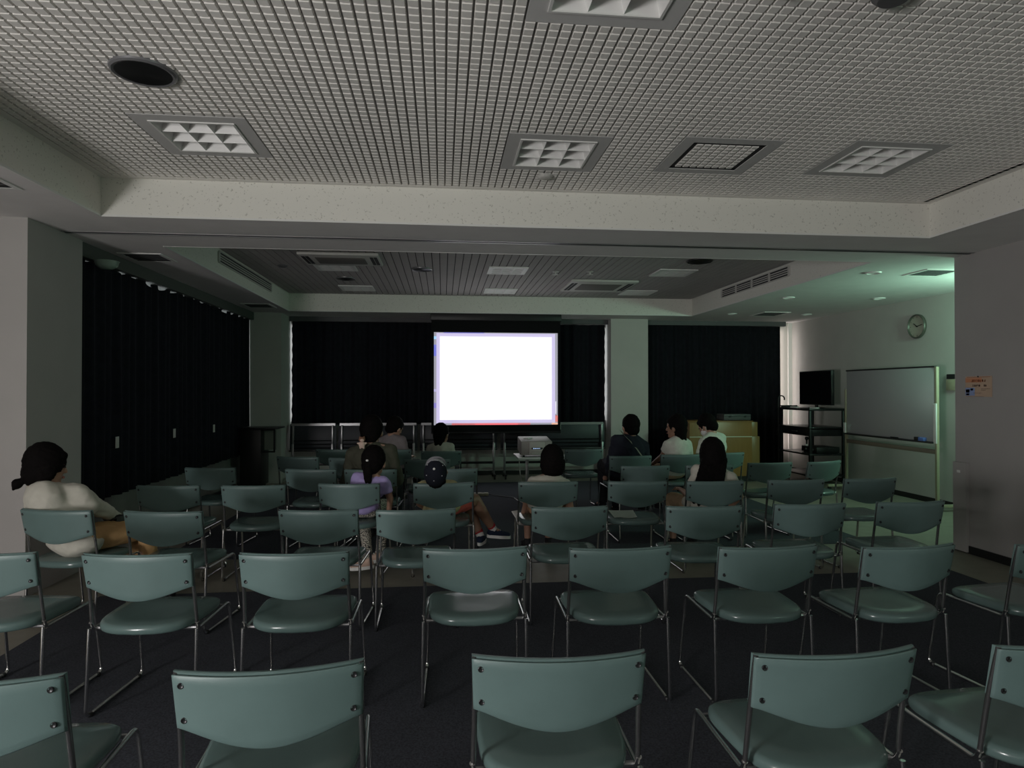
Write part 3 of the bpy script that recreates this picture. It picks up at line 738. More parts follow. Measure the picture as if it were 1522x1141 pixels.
def person(label, hip, rz, head, top, bottom, shoe, hair='short', s=1.0, hs=1.0, look=0.0, nod=0.0, roll=0.0, skin='skin', sleeve='short', legs='long',
           arm=None, leg=None, toes=None, sw=1.0, bulk=1.0, sock=None, extra=None, fine=.007, lr=1.0, hem=0.0):
    hip = V(hip); root = thing('person', label, 'person', (hip.x, hip.y, 0), rz, 'audience seated on the teal chairs')
    Ri = Matrix.Rotation(-rz, 3, 'Z')
    def loc(w): w = V(w); return Ri @ V((w.x - hip.x, w.y - hip.y, w.z))
    H = V((0, 0, hip.z)); C = loc(head)
    Rh = Matrix.Rotation(look - rz, 3, 'Z') @ Matrix.Rotation(nod, 3, 'X') @ Matrix.Rotation(roll, 3, 'Y')   # head frame (look = world heading, nod < 0 looks down)
    hp = lambda x, y, z: C + Rh @ (V((x, y, z)) * hs)
    N = C + Rh @ (V((0, -.045, -.125)) * hs) * .6 + V((0, -.03, -.13)) * .4 * hs
    sp = (N - H); up = sp.normalized(); L = sp.length
    xr = V((1, 0, 0)); Rs = frame(up, xr)
    bk = Rs @ V((0, -1, 0))
    chest = H + sp * .66 + bk * .020 * s; abd = H + sp * .32 + bk * .012 * s
    sh = {q: N + Rs @ V((q * .150 * s * sw, .005, -.062 * s)) for q in (-1, 1)}
    A = {}
    for q in (-1, 1):
        if arm and q in arm:
            A[q] = [loc(p) for p in arm[q]]
            if len(A[q]) == 3: sh[q] = A[q][0]; A[q] = A[q][1:]
        else:
            A[q] = [sh[q] + V((q * .06 * s, .03 * s, -.25 * s)), V((q * .085 * s, .27 * s, H.z + .105 * s))]
    G = {}; T = {}
    for q in (-1, 1):
        if leg and q in leg: G[q] = [loc(p) for p in leg[q]]
        else:
            kn = V((q * .11 * s, .43 * s, H.z - .005)); G[q] = [kn, V((q * .11 * s, .40 * s, max(.095, kn.z - .42 * s)))]
        T[q] = (Ri @ V(toes[q])).normalized() if toes and q in toes else V((q * .12, 1, 0)).normalized()
    HJ = {q: H + V((q * .085 * s, .02 * s, -.01)) for q in (-1, 1)}
    # --- body: one continuous skin
    m_ = MB()
    m_.ell(C, (.074 * hs, .092 * hs, .106 * hs), Rh, 28); m_.ell(hp(0, .022, -.062), (.057 * hs, .066 * hs, .060 * hs), Rh, 20); m_.ell(hp(0, .062, -.100), (.028 * hs, .026 * hs, .020 * hs), Rh, 14)
    m_.rod(hp(0, .082, .004), .009 * hs, hp(0, .097, -.030), .0125 * hs, 10); m_.ell(hp(0, .074, .022), (.050 * hs, .016 * hs, .010 * hs), Rh, 12)
    for q in (-1, 1): m_.ell(hp(q * .080, .010, -.022), (.015 * hs, .021 * hs, .032 * hs), Rh, 14)
    m_.rod(hp(0, -.022, -.055), .051 * hs, N, .055 * s, 16)
    m_.ell(chest, (.135 * s * bulk, .088 * s * bulk, L * .36), Rs, 24); m_.ell(abd, (.115 * s * bulk, .082 * s * bulk, L * .30), Rs, 24); m_.ell(H + V((0, .01, .0)), (.150 * s * bulk, .115 * s, .085 * s), None, 24)
    m_.rod(sh[-1], .048 * s, sh[1], .048 * s, 14)
    for q in (-1, 1):
        m_.rod(N, .046 * s, sh[q], .048 * s); m_.rod(sh[q], .044 * s, A[q][0], .035 * s); m_.rod(A[q][0], .035 * s, A[q][1], .023 * s)
        hd = (A[q][1] - A[q][0]).normalized()
        hand(m_, A[q][1], hd, V((0, .25, -1)) if abs(hd.z) < .8 else V((-q, 0, 0)), q, .92 * s if s > .9 else .85 * s + .05)
        m_.rod(HJ[q], .068 * s, G[q][0], .047 * s * lr); m_.rod(G[q][0], .047 * s * lr, G[q][0].lerp(G[q][1], .35) + V((0, -.012 * s, 0)), .048 * s * lr); m_.rod(G[q][0].lerp(G[q][1], .35) + V((0, -.012 * s, 0)), .048 * s * lr, G[q][1], .030 * s * lr)
        m_.rod(G[q][1], .030 * s, G[q][1] + T[q] * .10 * s + V((0, 0, -.045 * s)), .026 * s)
    m_.blob('body', M[skin], root, fine, 5)
    for q in (-1, 1):
        m_ = MB(); m_.ell(hp(q * .031, .0865, .004), (.013 * hs, .008 * hs, .007 * hs), Rh, 12); m_.build('eye', M['eye'], root)
    m_ = MB(); m_.ell(hp(0, .092, -.066), (.022 * hs, .008 * hs, .007 * hs), Rh, 12); m_.build('mouth', M['lips'], root)
    # --- hair
    m_ = MB(); hv = .86 if hair == 'capped' else 1.0
    m_.ell(hp(0, -.026, .026), (.099 * hs * hv, .108 * hs * hv, .116 * hs * hv * hv), Rh, 28); m_.ell(hp(0, -.060, -.035), (.082 * hs, .066 * hs, .075 * hs), Rh, 20); (m_.ell(hp(0, .052, .066), (.058 * hs, .040 * hs, .030 * hs), Rh, 16) if hair != 'capped' else None)
    dn = V((0, 0, -1))
    if hair == 'bob':
        m_.ell(hp(0, -.030, -.025), (.107 * hs, .100 * hs, .125 * hs), Rh, 24); m_.ell(hp(0, -.038, -.080), (.098 * hs, .080 * hs, .062 * hs), Rh, 24)
        for q in (-1, 1): m_.rod(hp(q * .074, .030, .02), .020 * hs, hp(q * .070, .030, -.105), .012 * hs)
    if hair == 'medium':
        m_.ell(hp(0, -.045, -.05), (.082 * hs, .075 * hs, .11 * hs), Rh, 24)
        m_.rod(hp(0, -.06, -.08), .055 * hs, hp(.0, -.085, -.20), .026 * hs); m_.rod(hp(-.04, -.05, -.08), .03 * hs, hp(-.05, -.07, -.18), .012 * hs); m_.rod(hp(.04, -.05, -.08), .03 * hs, hp(.06, -.08, -.22), .010 * hs)
    if hair == 'long':
        m_.ell(hp(0, -.028, -.02), (.107 * hs, .105 * hs, .130 * hs), Rh, 24)
        b0 = hp(0, -.055, -.05); b1 = C + bk * .150 + up * (-.21) * hs; b2 = C + bk * .185 + up * (-.40)
        for dx in (-.062, -.03, 0, .03, .062):
            ex = V((dx, 0, 0)); m_.rod(b0 + ex, .048 * hs, b1 + ex * 1.35, .040 * hs); m_.rod(b1 + ex * 1.35, .040 * hs, b2 + ex * 1.35 + V((0, 0, .02 * math.sin(dx * 90))), .014 * hs)
        m_.rod(b1 + V((.085, 0, -.02)), .018, b2 + V((.115, -.01, -.06)), .005); m_.rod(b1 + V((.06, 0, -.02)), .018, b2 + V((.075, -.01, -.08)), .005)
        for q in (-1, 1): m_.rod(hp(q * .070, .015, .02), .026 * hs, hp(q * .082, -.01, -.16), .020 * hs)
    if hair == 'ponytail':
        b0 = hp(0, -.105, .012); m_.ell(hp(0, -.105, .012), (.030 * hs, .030 * hs, .030 * hs), Rh, 12)
        b1 = b0 + bk * .025 + dn * .09; b2 = b0 + bk * .01 + dn * .21
        for dx in (-.014, .014): m_.rod(b0 + V((dx * .4, 0, 0)), .022, b1 + V((dx, 0, 0)), .026); m_.rod(b1 + V((dx, 0, 0)), .026, b2 + V((dx * .8, 0, 0)), .012)
    if hair == 'lowtail':
        for q in (-1, 1): m_.ell(hp(q * .070, -.005, -.025), (.034 * hs, .058 * hs, .075 * hs), Rh, 20)
        m_.ell(hp(0, -.045, -.045), (.090 * hs, .082 * hs, .095 * hs), Rh, 24); m_.ell(hp(0, -.02, .02), (.100 * hs, .112 * hs, .115 * hs), Rh, 24)
        b0 = hp(-.01, -.100, -.100); m_.rod(hp(0, -.07, -.07), .045, b0, .020); m_.rod(b0, .018, b0 + Rh @ V((-.01, -.03, -.035)), .034); m_.rod(b0 + Rh @ V((-.01, -.03, -.035)), .030, b0 + Rh @ V((-.02, -.045, -.075)), .010)
    hr = m_.blob('hair', M['hair'], root, fine, 3, .004, 40)
    # --- shirt / jacket
    i_ = .014 * s
    m_ = MB()
    m_.ell(chest, (.148 * s * bulk + i_, .092 * s * bulk + i_, L * .36 + i_), Rs, 28); m_.ell(abd, (.128 * s * bulk + i_, .088 * s * bulk + i_, L * .32), Rs, 28); m_.ell(H + V((0, -.006, .028 * s - hem)), (.170 * s * bulk + i_, .136 * s + i_, .092 * s + .2 * hem), None, 24)
    m_.rod(sh[-1], .050 * s + i_, sh[1], .050 * s + i_, 16)
    sm_ = (sh[-1] + sh[1]) / 2; sx_ = (sh[1] - sh[-1]).length / 2
    m_.ell(sm_ - up * .07 * s, (sx_ + .034 * s, .084 * s + i_, .125 * s), frame(up, sh[1] - sh[-1]), 24)
    for q in (-1, 1):
        m_.rod(N + V((q * .025, 0, -.018)), .046 * s + i_, sh[q], .044 * s + i_)
        if sleeve == 'long':
            m_.rod(sh[q], .043 * s + i_, A[q][0], .040 * s + i_); m_.rod(A[q][0], .042 * s + i_, A[q][0].lerp(A[q][1], .95), .026 * s + i_)
        else:
            m_.tube([sh[q], sh[q].lerp(A[q][0], .62)], .043 * s + i_, 14, r1=.046 * s + i_); m_.ell(sh[q], (.043 * s + i_,) * 3)
    if hem > .04:
        for q in (-1, 1): m_.rod(chest + up * .05 * s, .100 * s, sh[q] - up * .045 * s, .062 * s); m_.rod(chest - up * .06 * s, .105 * s, sh[q] - up * .11 * s, .055 * s)
    m_.blob('jacket' if top in ('olive', 'navy') else 'shirt', M[top], root, .011, 22, .010 if sleeve == 'long' else .007, 9, s * 3 + hip.x)
    # --- trousers / shorts
    m_ = MB(); j = .010 * s
    m_.ell(H + V((0, .01, .0)), (.158 * s * bulk + j, .125 * s + j, .078 * s + j), None, 24)
    for q in (-1, 1):
        if legs == 'short':
            m_.tube([HJ[q], HJ[q].lerp(G[q][0], .72)], .074 * s + j, 16, r1=.066 * s + j); m_.ell(HJ[q], (.074 * s + j,) * 3)
        else:
            kk = .96 if legs == 'long' else .62
            m_.rod(HJ[q], .072 * s + j, G[q][0], .053 * s + j); m_.rod(G[q][0], .053 * s + j, G[q][0].lerp(G[q][1], kk), .042 * s + j)
    m_.blob('trousers' if legs != 'short' else 'shorts', M[bottom], root, .010, 4, .006, 10, hip.y)
    # --- shoes and socks
    for q in (-1, 1):
        a_ = G[q][1]; Rf = frame(V((0, 0, 1)), T[q].cross(V((0, 0, 1)))); Rf = Matrix((T[q].cross(V((0, 0, 1))).normalized(), T[q], V((0, 0, 1)))).transposed()
        z0 = a_ - V((0, 0, .085 * s)); f = .9 * s if s > .9 else s
        m_ = MB(); m_.rod(z0 + T[q] * (-.03 * f) + V((0, 0, .045)), .034 * f, z0 + T[q] * .06 * f + V((0, 0, .042)), .038 * f); m_.rod(z0 + T[q] * .06 * f + V((0, 0, .04)), .037 * f, z0 + T[q] * .150 * f + V((0, 0, .030)), .030 * f)
        m_.rod(z0 + V((0, 0, .05)), .036 * f, z0 + V((0, 0, .088 * s)), .038 * f)
        so_ = m_.blob('shoe', M[shoe], root, .007, 3)
        m_ = MB(); pts = [(math.cos(2 * PI * k / 24), math.sin(2 * PI * k / 24)) for k in range(24)]; lo = []; hi = []
        for cx_, sy_ in pts:
            p = z0 + T[q] * (.060 + .125 * sy_) * f + Rf @ V((cx_ * (.042 - .006 * (sy_ < 0)) * f, 0, 0)); lo.append(m_.bm.verts.new(p + V((0, 0, .0)))); hi.append(m_.bm.verts.new(p + V((0, 0, .026))))
        m_.bridge(lo, hi); m_.cap(lo, True); m_.cap(hi); m_.build('sole', M['sock'] if shoe != 'blackshoe' else M['black'], so_)
        m_ = MB()
        for k in range(3):
            c0 = z0 + T[q] * (.045 + .025 * k) * f + V((0, 0, .084 - .010 * k)); m_.tube([c0 + Rf @ V((-.020 * f, 0, -.006)), c0, c0 + Rf @ V((.020 * f, 0, -.006))], .004, 6)
        m_.build('laces', M['sock'] if shoe != 'blackshoe' else M['black'], so_)
        if sock:
            d = (G[q][0] - a_).normalized(); m_ = MB(); m_.tube([a_ - d * .01, a_ + d * .085 * s], .038 * s, 16, r1=.039 * s); sk = m_.build('sock', M['sock'], root)
            m_ = MB(); m_.tube([a_ + d * .025 * s, a_ + d * .06 * s], .0405 * s, 16, r1=.041 * s); m_.build('sock_band', M['sockred'], sk)
    if extra: extra(root, loc, dict(C=C, hp=hp, Rh=Rh, N=N, sh=sh, A=A, H=H, Rs=Rs, chest=chest, abd=abd, bk=bk, G=G))
    return root
def seat_of(k, fwd=.16, z=.53, dx=0.0):
    x, y, a, _ = CHAIRS[k]; a = math.radians(a); return V((x - math.sin(a) * fwd + math.cos(a) * dx, y + math.cos(a) * fwd + math.sin(a) * dx, z))
D = math.radians
# woman at the left wall
w_hip = seat_of('A', .20, .535, -.02)
person('woman in long-sleeved white top with low ponytail, slumped beside the left wall', w_hip, D(-38), at(71, 691, 4.52), 'cwhite', 'tan', 'blackshoe', 'lowtail', .98, 1.06, D(-62), D(-10), D(6), 'skin', 'long', 'long',
       arm={1: [at(119, 733, 4.50), at(150, 757, 4.66), at(178, 772, 4.88)], -1: [at(56, 738, 4.56), at(66, 770, 4.78), at(110, 790, 4.95)]},
       leg={1: [w_hip + V((.30, .28, -.01)), w_hip + V((.33, .30, -.43))], -1: [w_hip + V((.20, .40, -.01)), w_hip + V((.22, .42, -.43))]}, toes={1: (.7, .7, 0), -1: (.5, .8, 0)}, bulk=1.16, hem=.045)
pp = at(171, 790, 4.80)
t = thing('shoulder_bag', 'small black bag in the lap of the woman in white at left', 'bag', (pp.x, pp.y, pp.z), D(-30))
m_ = MB(); m_.box((-.07, -.04, 0), (.07, .04, .12), .025); m_.build('body', M['black'], t)
m_ = MB(); m_.tube([(-.06, -.01, .11), (-.05, -.05, .10), (0, -.06, .07), (.05, -.05, .10), (.06, -.01, .11)], .007, 8); m_.build('strap', M['black'], t)
# person in olive jacket
o_hip = seat_of('N', .22, .54)
person('person in an olive jacket with a small plush toy on the left shoulder', o_hip, D(-6), at(553, 640, 6.34), 'olive', 'darkpants', 'blackshoe', 'short', 1.10, 1.10, D(-10), D(-6), 0, 'skin', 'long', 'long', sw=1.10, bulk=1.12)
# person in grey
g_hip = seat_of('M2', .22, .53)
person('person in a grey short-sleeved shirt looking down to the right', g_hip, D(-25), at(588, 635, 8.36), 'grey', 'darkpants', 'blackshoe', 'short', .95, 1.0, D(-55), D(-25), 0, 'skin', 'short', 'long', fine=.009)
# child under the screen
c_hip = seat_of('P', .22, .52)
person('child in a pale top sitting just below the lower left screen corner', c_hip, D(-12), at(657, 644, 8.08), 'cwhite', 'darkpants', 'blackshoe', 'medium', .84, .95, D(-45), D(-5), 0, 'skindark', 'short', 'long', fine=.009)
# girl in lavender
l_hip = seat_of('J', .22, .515, .05)
def tie(root, loc, k):
    m_ = MB(); m_.ell(k['hp'](0, -.132, .005), (.012, .010, .009), None, 12); m_.build('hair_tie', M['white'], root)
person('girl in a lavender T-shirt and patterned trousers with a black ponytail', l_hip, D(-14), at(557, 686, 5.44), 'lavender', 'pattern', 'pinkshoe', 'ponytail', .80, .98, D(-22), D(-8), 0, 'skin', 'short', 'long',
       arm={1: [at(572, 716, 5.38), at(580, 741, 5.42), at(577, 768, 5.50)]},
       leg={1: [V((-.50, 5.74, .50)), V((-.505, 5.46, .15))], -1: [V((-.68, 5.76, .50)), V((-.60, 5.40, .11))]}, toes={1: (-.75, -.35, 0), -1: (-.9, -.25, 0)}, extra=tie)
# child in the cap
k_hip = V((-.01, 5.50, .52))
def cap_(root, loc, k):
    hp, Rh = k['hp'], k['Rh']; hs = .98
    m_ = MB(); m_.ell(hp(0, -.012, .030), (.092 * hs, .112 * hs, .105 * hs), Rh, 32)
    bm = m_.bm
    for v in list(bm.verts):
        q = Rh.transposed() @ (v.co - hp(0, -.012, .030))
        if q.z < -.012: v.co = hp(0, -.012, .030) + Rh @ V((q.x, q.y, -.012))
    cp = m_.build('cap', M['capnavy'], root)
    m_ = MB(); m_.ell(hp(0, -.012, .136), (.010, .010, .006), Rh, 12); m_.build('button', M['sock'], cp)
    for a_ in range(6):
        th = a_ * PI / 3 + .5; m_ = MB(); p = hp(.070 * math.cos(th), -.012 + .085 * math.sin(th), .030 + .067); m_.ell(p, (.005, .005, .005), Rh, 8); m_.build('eyelet', M['capgrey'], cp)
    # grey front panel and visor
    m_ = MB(); m_.ell(hp(0, .006, .030), (.088 * hs, .099 * hs, .094 * hs), Rh, 32)
    for v in list(m_.bm.verts):
        q = Rh.transposed() @ (v.co - hp(0, .006, .030))
        if q.z < -.010 or q.y < .03: v.co = hp(0, .006, .030) + Rh @ V((q.x * .93, max(q.y, .03), max(q.z, -.010)))
    m_.build('front_panel', M['capgrey'], cp)
    m_ = MB(); top_ = []; bot = []
    for i in range(17):
        th = PI * i / 16; top_.append(m_.bm.verts.new(hp(.088 * math.cos(th), .045 + .040 * math.sin(th), .030))); bot.append(m_.bm.verts.new(hp(.082 * math.cos(th), .055 + .075 * math.sin(th), .018 + .012 * abs(math.cos(th)))))
    for i in range(16): m_.bm.faces.new((top_[i], top_[i + 1], bot[i + 1], bot[i]))
    bmesh.ops.solidify(m_.bm, geom=list(m_.bm.faces), thickness=.005)
    m_.build('visor', M['capgrey'], cp)
person('child in a navy and grey cap and red shorts, slouched with legs stretched right', k_hip, D(-22), at(648, 702, 5.20), 'camo', 'red', 'navyshoe', 'capped', .90, .98, D(-6), D(66), 0, 'skindark', 'short', 'short',
       lr=1.2, hem=.03, arm={-1: [at(628, 724, 5.38), at(624, 748, 5.46), at(640, 760, 5.62)], 1: [at(672, 722, 5.40), at(682, 746, 5.52), at(672, 757, 5.66)]},
       leg={1: [at(706, 742, 5.72), at(733, 786, 5.78)], -1: [V((.22, 5.86, .50)), at(714, 796, 5.74)]}, toes={1: (.95, .25, -.12), -1: (.25, .95, 0)}, sock=True, extra=cap_)
# bob-haired girl
b_hip = seat_of('S', .22, .52)
person('girl with a black bob, white top and peach shorts in the centre', b_hip, D(2), at(820, 684, 5.42), 'cwhite', 'peach', 'blackshoe', 'bob', .84, .98, D(2), D(-4), 0, 'skin', 'short', 'short',
       arm={-1: [at(792, 716, 5.37), at(784, 742, 5.42), at(777, 764, 5.55)]})
# man in navy with a strap
n_hip = seat_of('V', .22, .54, -.02)
def strap_(root, loc, k):
    pts = [loc(at(x, y, yy)) for x, y, yy in ((922, 640, 7.36), (928, 647, 7.22), (936, 655, 7.165), (946, 667, 7.15), (956, 681, 7.165), (962, 692, 7.22))]
    m_ = MB(); vs = []
    for p in pts: vs.append((m_.bm.verts.new(p + V((-.018, -.012, .012))), m_.bm.verts.new(p + V((.018, -.012, -.012)))))
    for i in range(len(vs) - 1): m_.bm.faces.new((vs[i][0], vs[i][1], vs[i + 1][1], vs[i + 1][0]))
    bmesh.ops.solidify(m_.bm, geom=list(m_.bm.faces), thickness=.006); m_.build('shoulder_strap', M['strap'], root)
person('man in a navy jacket with a pale bag strap across his back', n_hip, D(10), at(936, 633, 7.30), 'navy', 'darkpants', 'blackshoe', 'short', 1.08, 1.0, D(22), 0, 0, 'skin', 'long', 'long', sw=1.08, bulk=1.08,
       leg={-1: [at(896, 690, 7.62), at(896, 745, 7.60)]}, extra=strap_)
# ponytailed person in white T-shirt, looking left
t_hip = seat_of('YY', .23, .535, 0)
person('person in a white T-shirt with dark ponytail looking left, left of the podium', t_hip, D(22), at(1004, 634, 7.38), 'tee', 'beigepants', 'blackshoe', 'medium', .96, 1.06, D(62), D(-4), 0, 'skindark', 'short', 'long',
       arm={-1: [at(993, 660, 7.34), at(985, 677, 7.45), at(969, 690, 7.60)]})
# man with a face mask bending forward
m_hip = seat_of('Y2', .23, .54, 0)
def mask_(root, loc, k):
    hp, Rh = k['hp'], k['Rh']
    m_ = MB(); m_.ell(hp(0, .040, -.062), (.062, .066, .050), Rh, 24); mk = m_.build('face_mask', M['white'], root)
    for q in (-1, 1):
        m_ = MB(); m_.tube([hp(q * .055, .060, -.035), hp(q * .080, .015, -.010), hp(q * .088, -.012, -.018), hp(q * .080, .010, -.060), hp(q * .056, .050, -.085)], .003, 6); m_.build('ear_loop', M['white'], mk)
person('man in a white shirt and white face mask bending left before the podium', m_hip, D(28), at(1050, 632, 7.60), 'tee', 'darkpants', 'blackshoe', 'short', 1.04, 1.02, D(50), D(-30), 0, 'skin', 'short', 'long', extra=mask_)
# long-haired girl
h_hip = seat_of('AA', .22, .525, -.04)
person('girl with long loose black hair in a white top, right of the aisle', h_hip, D(2), at(1057, 674, 5.33), 'cwhite', 'beigepants', 'blackshoe', 'long', .88, 1.02, D(3), D(-5), 0, 'skin', 'short', 'crop',
       arm={1: [at(1087, 711, 5.28), at(1100, 738, 5.34), at(1086, 752, 5.50)]})
# plush toy on the olive shoulder
pp = at(538, 658, 6.17)
t = thing('plush_toy', 'tiny pink and brown plush toy on the olive jacket\'s shoulder', 'plush toy', (pp.x, pp.y, pp.z - .045), D(10))
m_ = MB(); m_.ell((0, 0, .030), (.030, .024, .032)); m_.ell((-.034, 0, .042), (.014, .010, .009)); m_.ell((.034, 0, .042), (.014, .010, .009)); m_.ell((-.015, -.004, .002), (.010, .010, .013)); m_.ell((.015, -.004, .002), (.010, .010, .013)); m_.blob('body', M['plush'], t, .005, 3)
m_ = MB(); m_.ell((0, 0, .076), (.031, .026, .026)); m_.ell((-.020, 0, .097), (.009, .007, .011)); m_.ell((.020, 0, .097), (.009, .007, .011)); hd_ = m_.blob('head', M['plushbrown'], t, .005, 3)
m_ = MB(); m_.ell((0, -.018, .070), (.019, .012, .015)); m_.build('muzzle', M['plush'], hd_)
# phone in the hand of the bob-haired girl
pp = at(771, 768, 5.56)
t = thing('smartphone', 'white smartphone in the left hand of the bob-haired girl', 'phone', pp, D(15)); t.rotation_euler = (D(-50), 0, D(35))
m_ = MB(); m_.box((-.036, -.004, -.07), (.036, .004, .07), .003); m_.build('body', M['white'], t)
m_ = MB(); m_.box((-.033, .0038, -.064), (.033, .0050, .064)); m_.build('screen', emis('phone_screen', (.55, .6, .75), .5), t, smooth=False)
# ------------------------------------------------------------------ loose paper on a chair seat
m_ = MB(); bm = m_.bm
cs = [V((1.421, 5.55, .446)), V((1.634, 5.528, .446)), V((1.575, 5.21, .445)), V((1.39, 5.225, .445))]
G = [[bm.verts.new(cs[0].lerp(cs[1], i / 8).lerp(cs[3].lerp(cs[2], i / 8), j / 6) + V((0, 0, .004 * math.sin(i * .9) * (j / 6) + .006 * (i / 8 - .4) ** 2))) for i in range(9)] for j in range(7)]
for j in range(6):
    for i in range(8): bm.faces.new((G[j][i], G[j][i + 1], G[j + 1][i + 1], G[j + 1][i]))
bmesh.ops.solidify(bm, geom=list(bm.faces), thickness=.001)
tag(m_.build('paper_sheet', M['paper'], None), 'white sheet of paper with a fold lying on an empty teal seat', 'paper')

# ------------------------------------------------------------------ projector on its table
t = thing('projector_table', 'small white-topped table carrying the projector, on grey steel legs', 'table', (1.29, 8.62, .006), 0)
m_ = MB(); m_.box((-.33, -.30, .590), (.33, .30, .615), .005); m_.build('tabletop', M['white'], t)
for sx in (-.18, .18):
    m_ = MB(); m_.box((sx - .02, -.02, .05), (sx + .02, .02, .59), .003); m_.box((sx - .02, -.25, .035), (sx + .02, .25, .06), .003); m_.build('leg', M['steel'], t)
    for sy in (-.22, .22):
        m_ = MB(); m_.cyl((sx - .012, sy, .018), (sx + .012, sy, .018), .018, 14); m_.build('caster', M['black'], t)
R = Matrix.Translation((1.20, 8.36, .628)) @ Matrix.Rotation(math.radians(5), 4, 'X')
t = thing('projector', 'boxy grey projector with a lit status strip on its rear panel', 'projector', (1.20, 8.36, .628)); t.rotation_euler = (math.radians(5), 0, 0)
m_ = MB(); m_.box((-.200, 0, .018), (.200, .42, .200), .010); m_.build('body', M['projgrey'], t)
m_ = MB(); m_.box((-.095, -.010, .026), (.105, .004, .190), .004); pn = m_.build('rear_panel', M['projlight'], t)
m_ = MB(); m_.box((-.068, -.0135, .098), (.078, -.0095, .120), .005); ds = m_.build('display', M['black'], t)
for a_, b_, c_ in ((-.045, -.036, .014), (-.034, -.030, .010), (-.026, -.004, .008), (0, .03, .006), (.034, .042, .010)):
    m_ = MB(); m_.box((a_, -.0150, .109 - c_ / 2), (b_, -.013, .109 + c_ / 2)); m_.build('display_mark', emis('display_blue', (.45, .65, 1.0), .8), ds, smooth=False)
for k in range(2):
    m_ = MB(); m_.box((-.07, -.0115, .070 - k * .008), (.08, -.0098, .073 - k * .008)); m_.build('small_print', M['projgrey'], pn, smooth=False)
m_ = MB(); m_.cyl((-.075, -.012, .045), (-.075, -.009, .045), .004, 10); m_.build('socket', M['black'], pn)
m_ = MB(); m_.tube([(-.14, .24, .201), (-.13, .20, .206), (-.09, .18, .207), (-.05, .20, .206), (-.03, .23, .201)], .010, 8); m_.build('handle', M['white'], t)
m_ = MB(); m_.lathe([(.055, 0), (.055, .05), (.045, .055), (.04, .03), (0, .03)], 24, Matrix.Translation((-.06, .42, .11)) @ Matrix.Rotation(-PI / 2, 4, 'X')); m_.build('lens', M['black'], t)
for sx in (-.16, .16):
    for sy, h in ((.03, .018), (.38, .0)):
        m_ = MB(); m_.cyl((sx, sy, -.012 if sy < .1 else -.045), (sx, sy, .02), .014, 12); m_.build('foot', M['black'], t)
m_ = MB(); m_.tube([(1.02, 8.45, .622), (.98, 8.40, .60), (.985, 8.41, .50), (1.0, 8.45, .38), (1.035, 8.48, .25), (1.05, 8.5, .12), (1.05, 8.52, .014), (1.0, 8.7, .012), (.97, 8.95, .012), (.80, 9.1, .012)], .006, 8)
tag(m_.build('power_cable', M['offwhite'], None), 'pale cable drooping from the projector table to the carpet', 'cable')
t = thing('power_strip', 'short pale power strip lying on the carpet in the central aisle', 'power strip', (.50, 9.19, .006), math.radians(-4))
m_ = MB(); m_.box((-.16, -.035, 0), (.14, .035, .045), .012); m_.build('body', M['cream'], t)
for k in range(3):
    m_ = MB(); m_.box((-.12 + k * .08, -.012, .044), (-.08 + k * .08, .012, .0465)); m_.build('socket', M['greybox'], t, smooth=False)
m_ = MB(); m_.tube([(.14, 0, .025), (.25, -.04, .008), (.45, -.20, .008), (.70, -.42, .008)], .006, 8); m_.build('cord', M['greybox'], t)

# ------------------------------------------------------------------ folded flip-top tables along the far wall
def folded_table(x0, x1, y, lb):
    w = (x1 - x0) / 2; t = thing('folding_table', lb, 'table', ((x0 + x1) / 2, y, 0), 0, 'folded tables on casters along the far wall')
    m_ = MB(); m_.box((-w, -.012, .50), (w, .014, .925), .006, Matrix.Rotation(math.radians(-3), 4, 'X')); m_.build('tabletop', M['tabletop'], t)
    m_ = MB(); m_.box((-w + .02, .03, .895), (w - .02, .05, .935)); m_.build('top_rail', M['steel'], t)
    for k in range(3):
        m_ = MB(); m_.cyl((-w + .06, -.005, .53 + .06 * k), (w - .06, -.005, .53 + .06 * k), .009, 8); m_.build('shelf_rod', M['blackmetal'], t)
    m_ = MB(); m_.box((-w, -.04, .478), (w, -.005, .497), .003); m_.build('edge_rail', M['blackmetal'], t)
    m_ = MB(); m_.box((-w + .06, .04, .235), (w - .06, .07, .275), .003); m_.build('stretcher', M['blackmetal'], t)
    for s in (-1, 1):
        m_ = MB(); m_.box((s * (w - .06) - .018, -.055, .07), (s * (w - .06) + .018, -.02, .60), .004); m_.box((s * (w - .06) - .014, -.02, .60), (s * (w - .06) + .014, .06, .90), .003); lg = m_.build('leg', M['steel'], t)
        m_ = MB(); m_.box((s * (w - .06) - .02, -.26, .055), (s * (w - .06) + .02, .22, .085), .004); m_.build('foot_bar', M['blackmetal'], lg)
        for yy in (-.23, .19):
            m_ = MB(); m_.cyl((s * (w - .06) - .013, yy, .028), (s * (w - .06) + .013, yy, .028), .028, 16); m_.build('caster', M['black'], lg)
folded_table(-2.50, -1.75, 11.10, 'dark folded table farthest left, beside the green column')
folded_table(-1.72, -.42, 11.10, 'dark folded table behind the person in the grey shirt')
folded_table(-.38, .92, 11.10, 'dark folded table below the projection screen, left of the projector')
folded_table(.98, 2.78, 11.08, 'dark folded table right of the projector, ending at the pale column')
m_ = MB(); m_.box((-.045, -.004, -.05), (.045, .004, .05), .002); o_ = m_.build('wall_plate', M['paper']); o_.location = (1.955, 11.03, .865)
tag(o_, 'small pale square plate beside the lower right corner of the screen', 'plate')

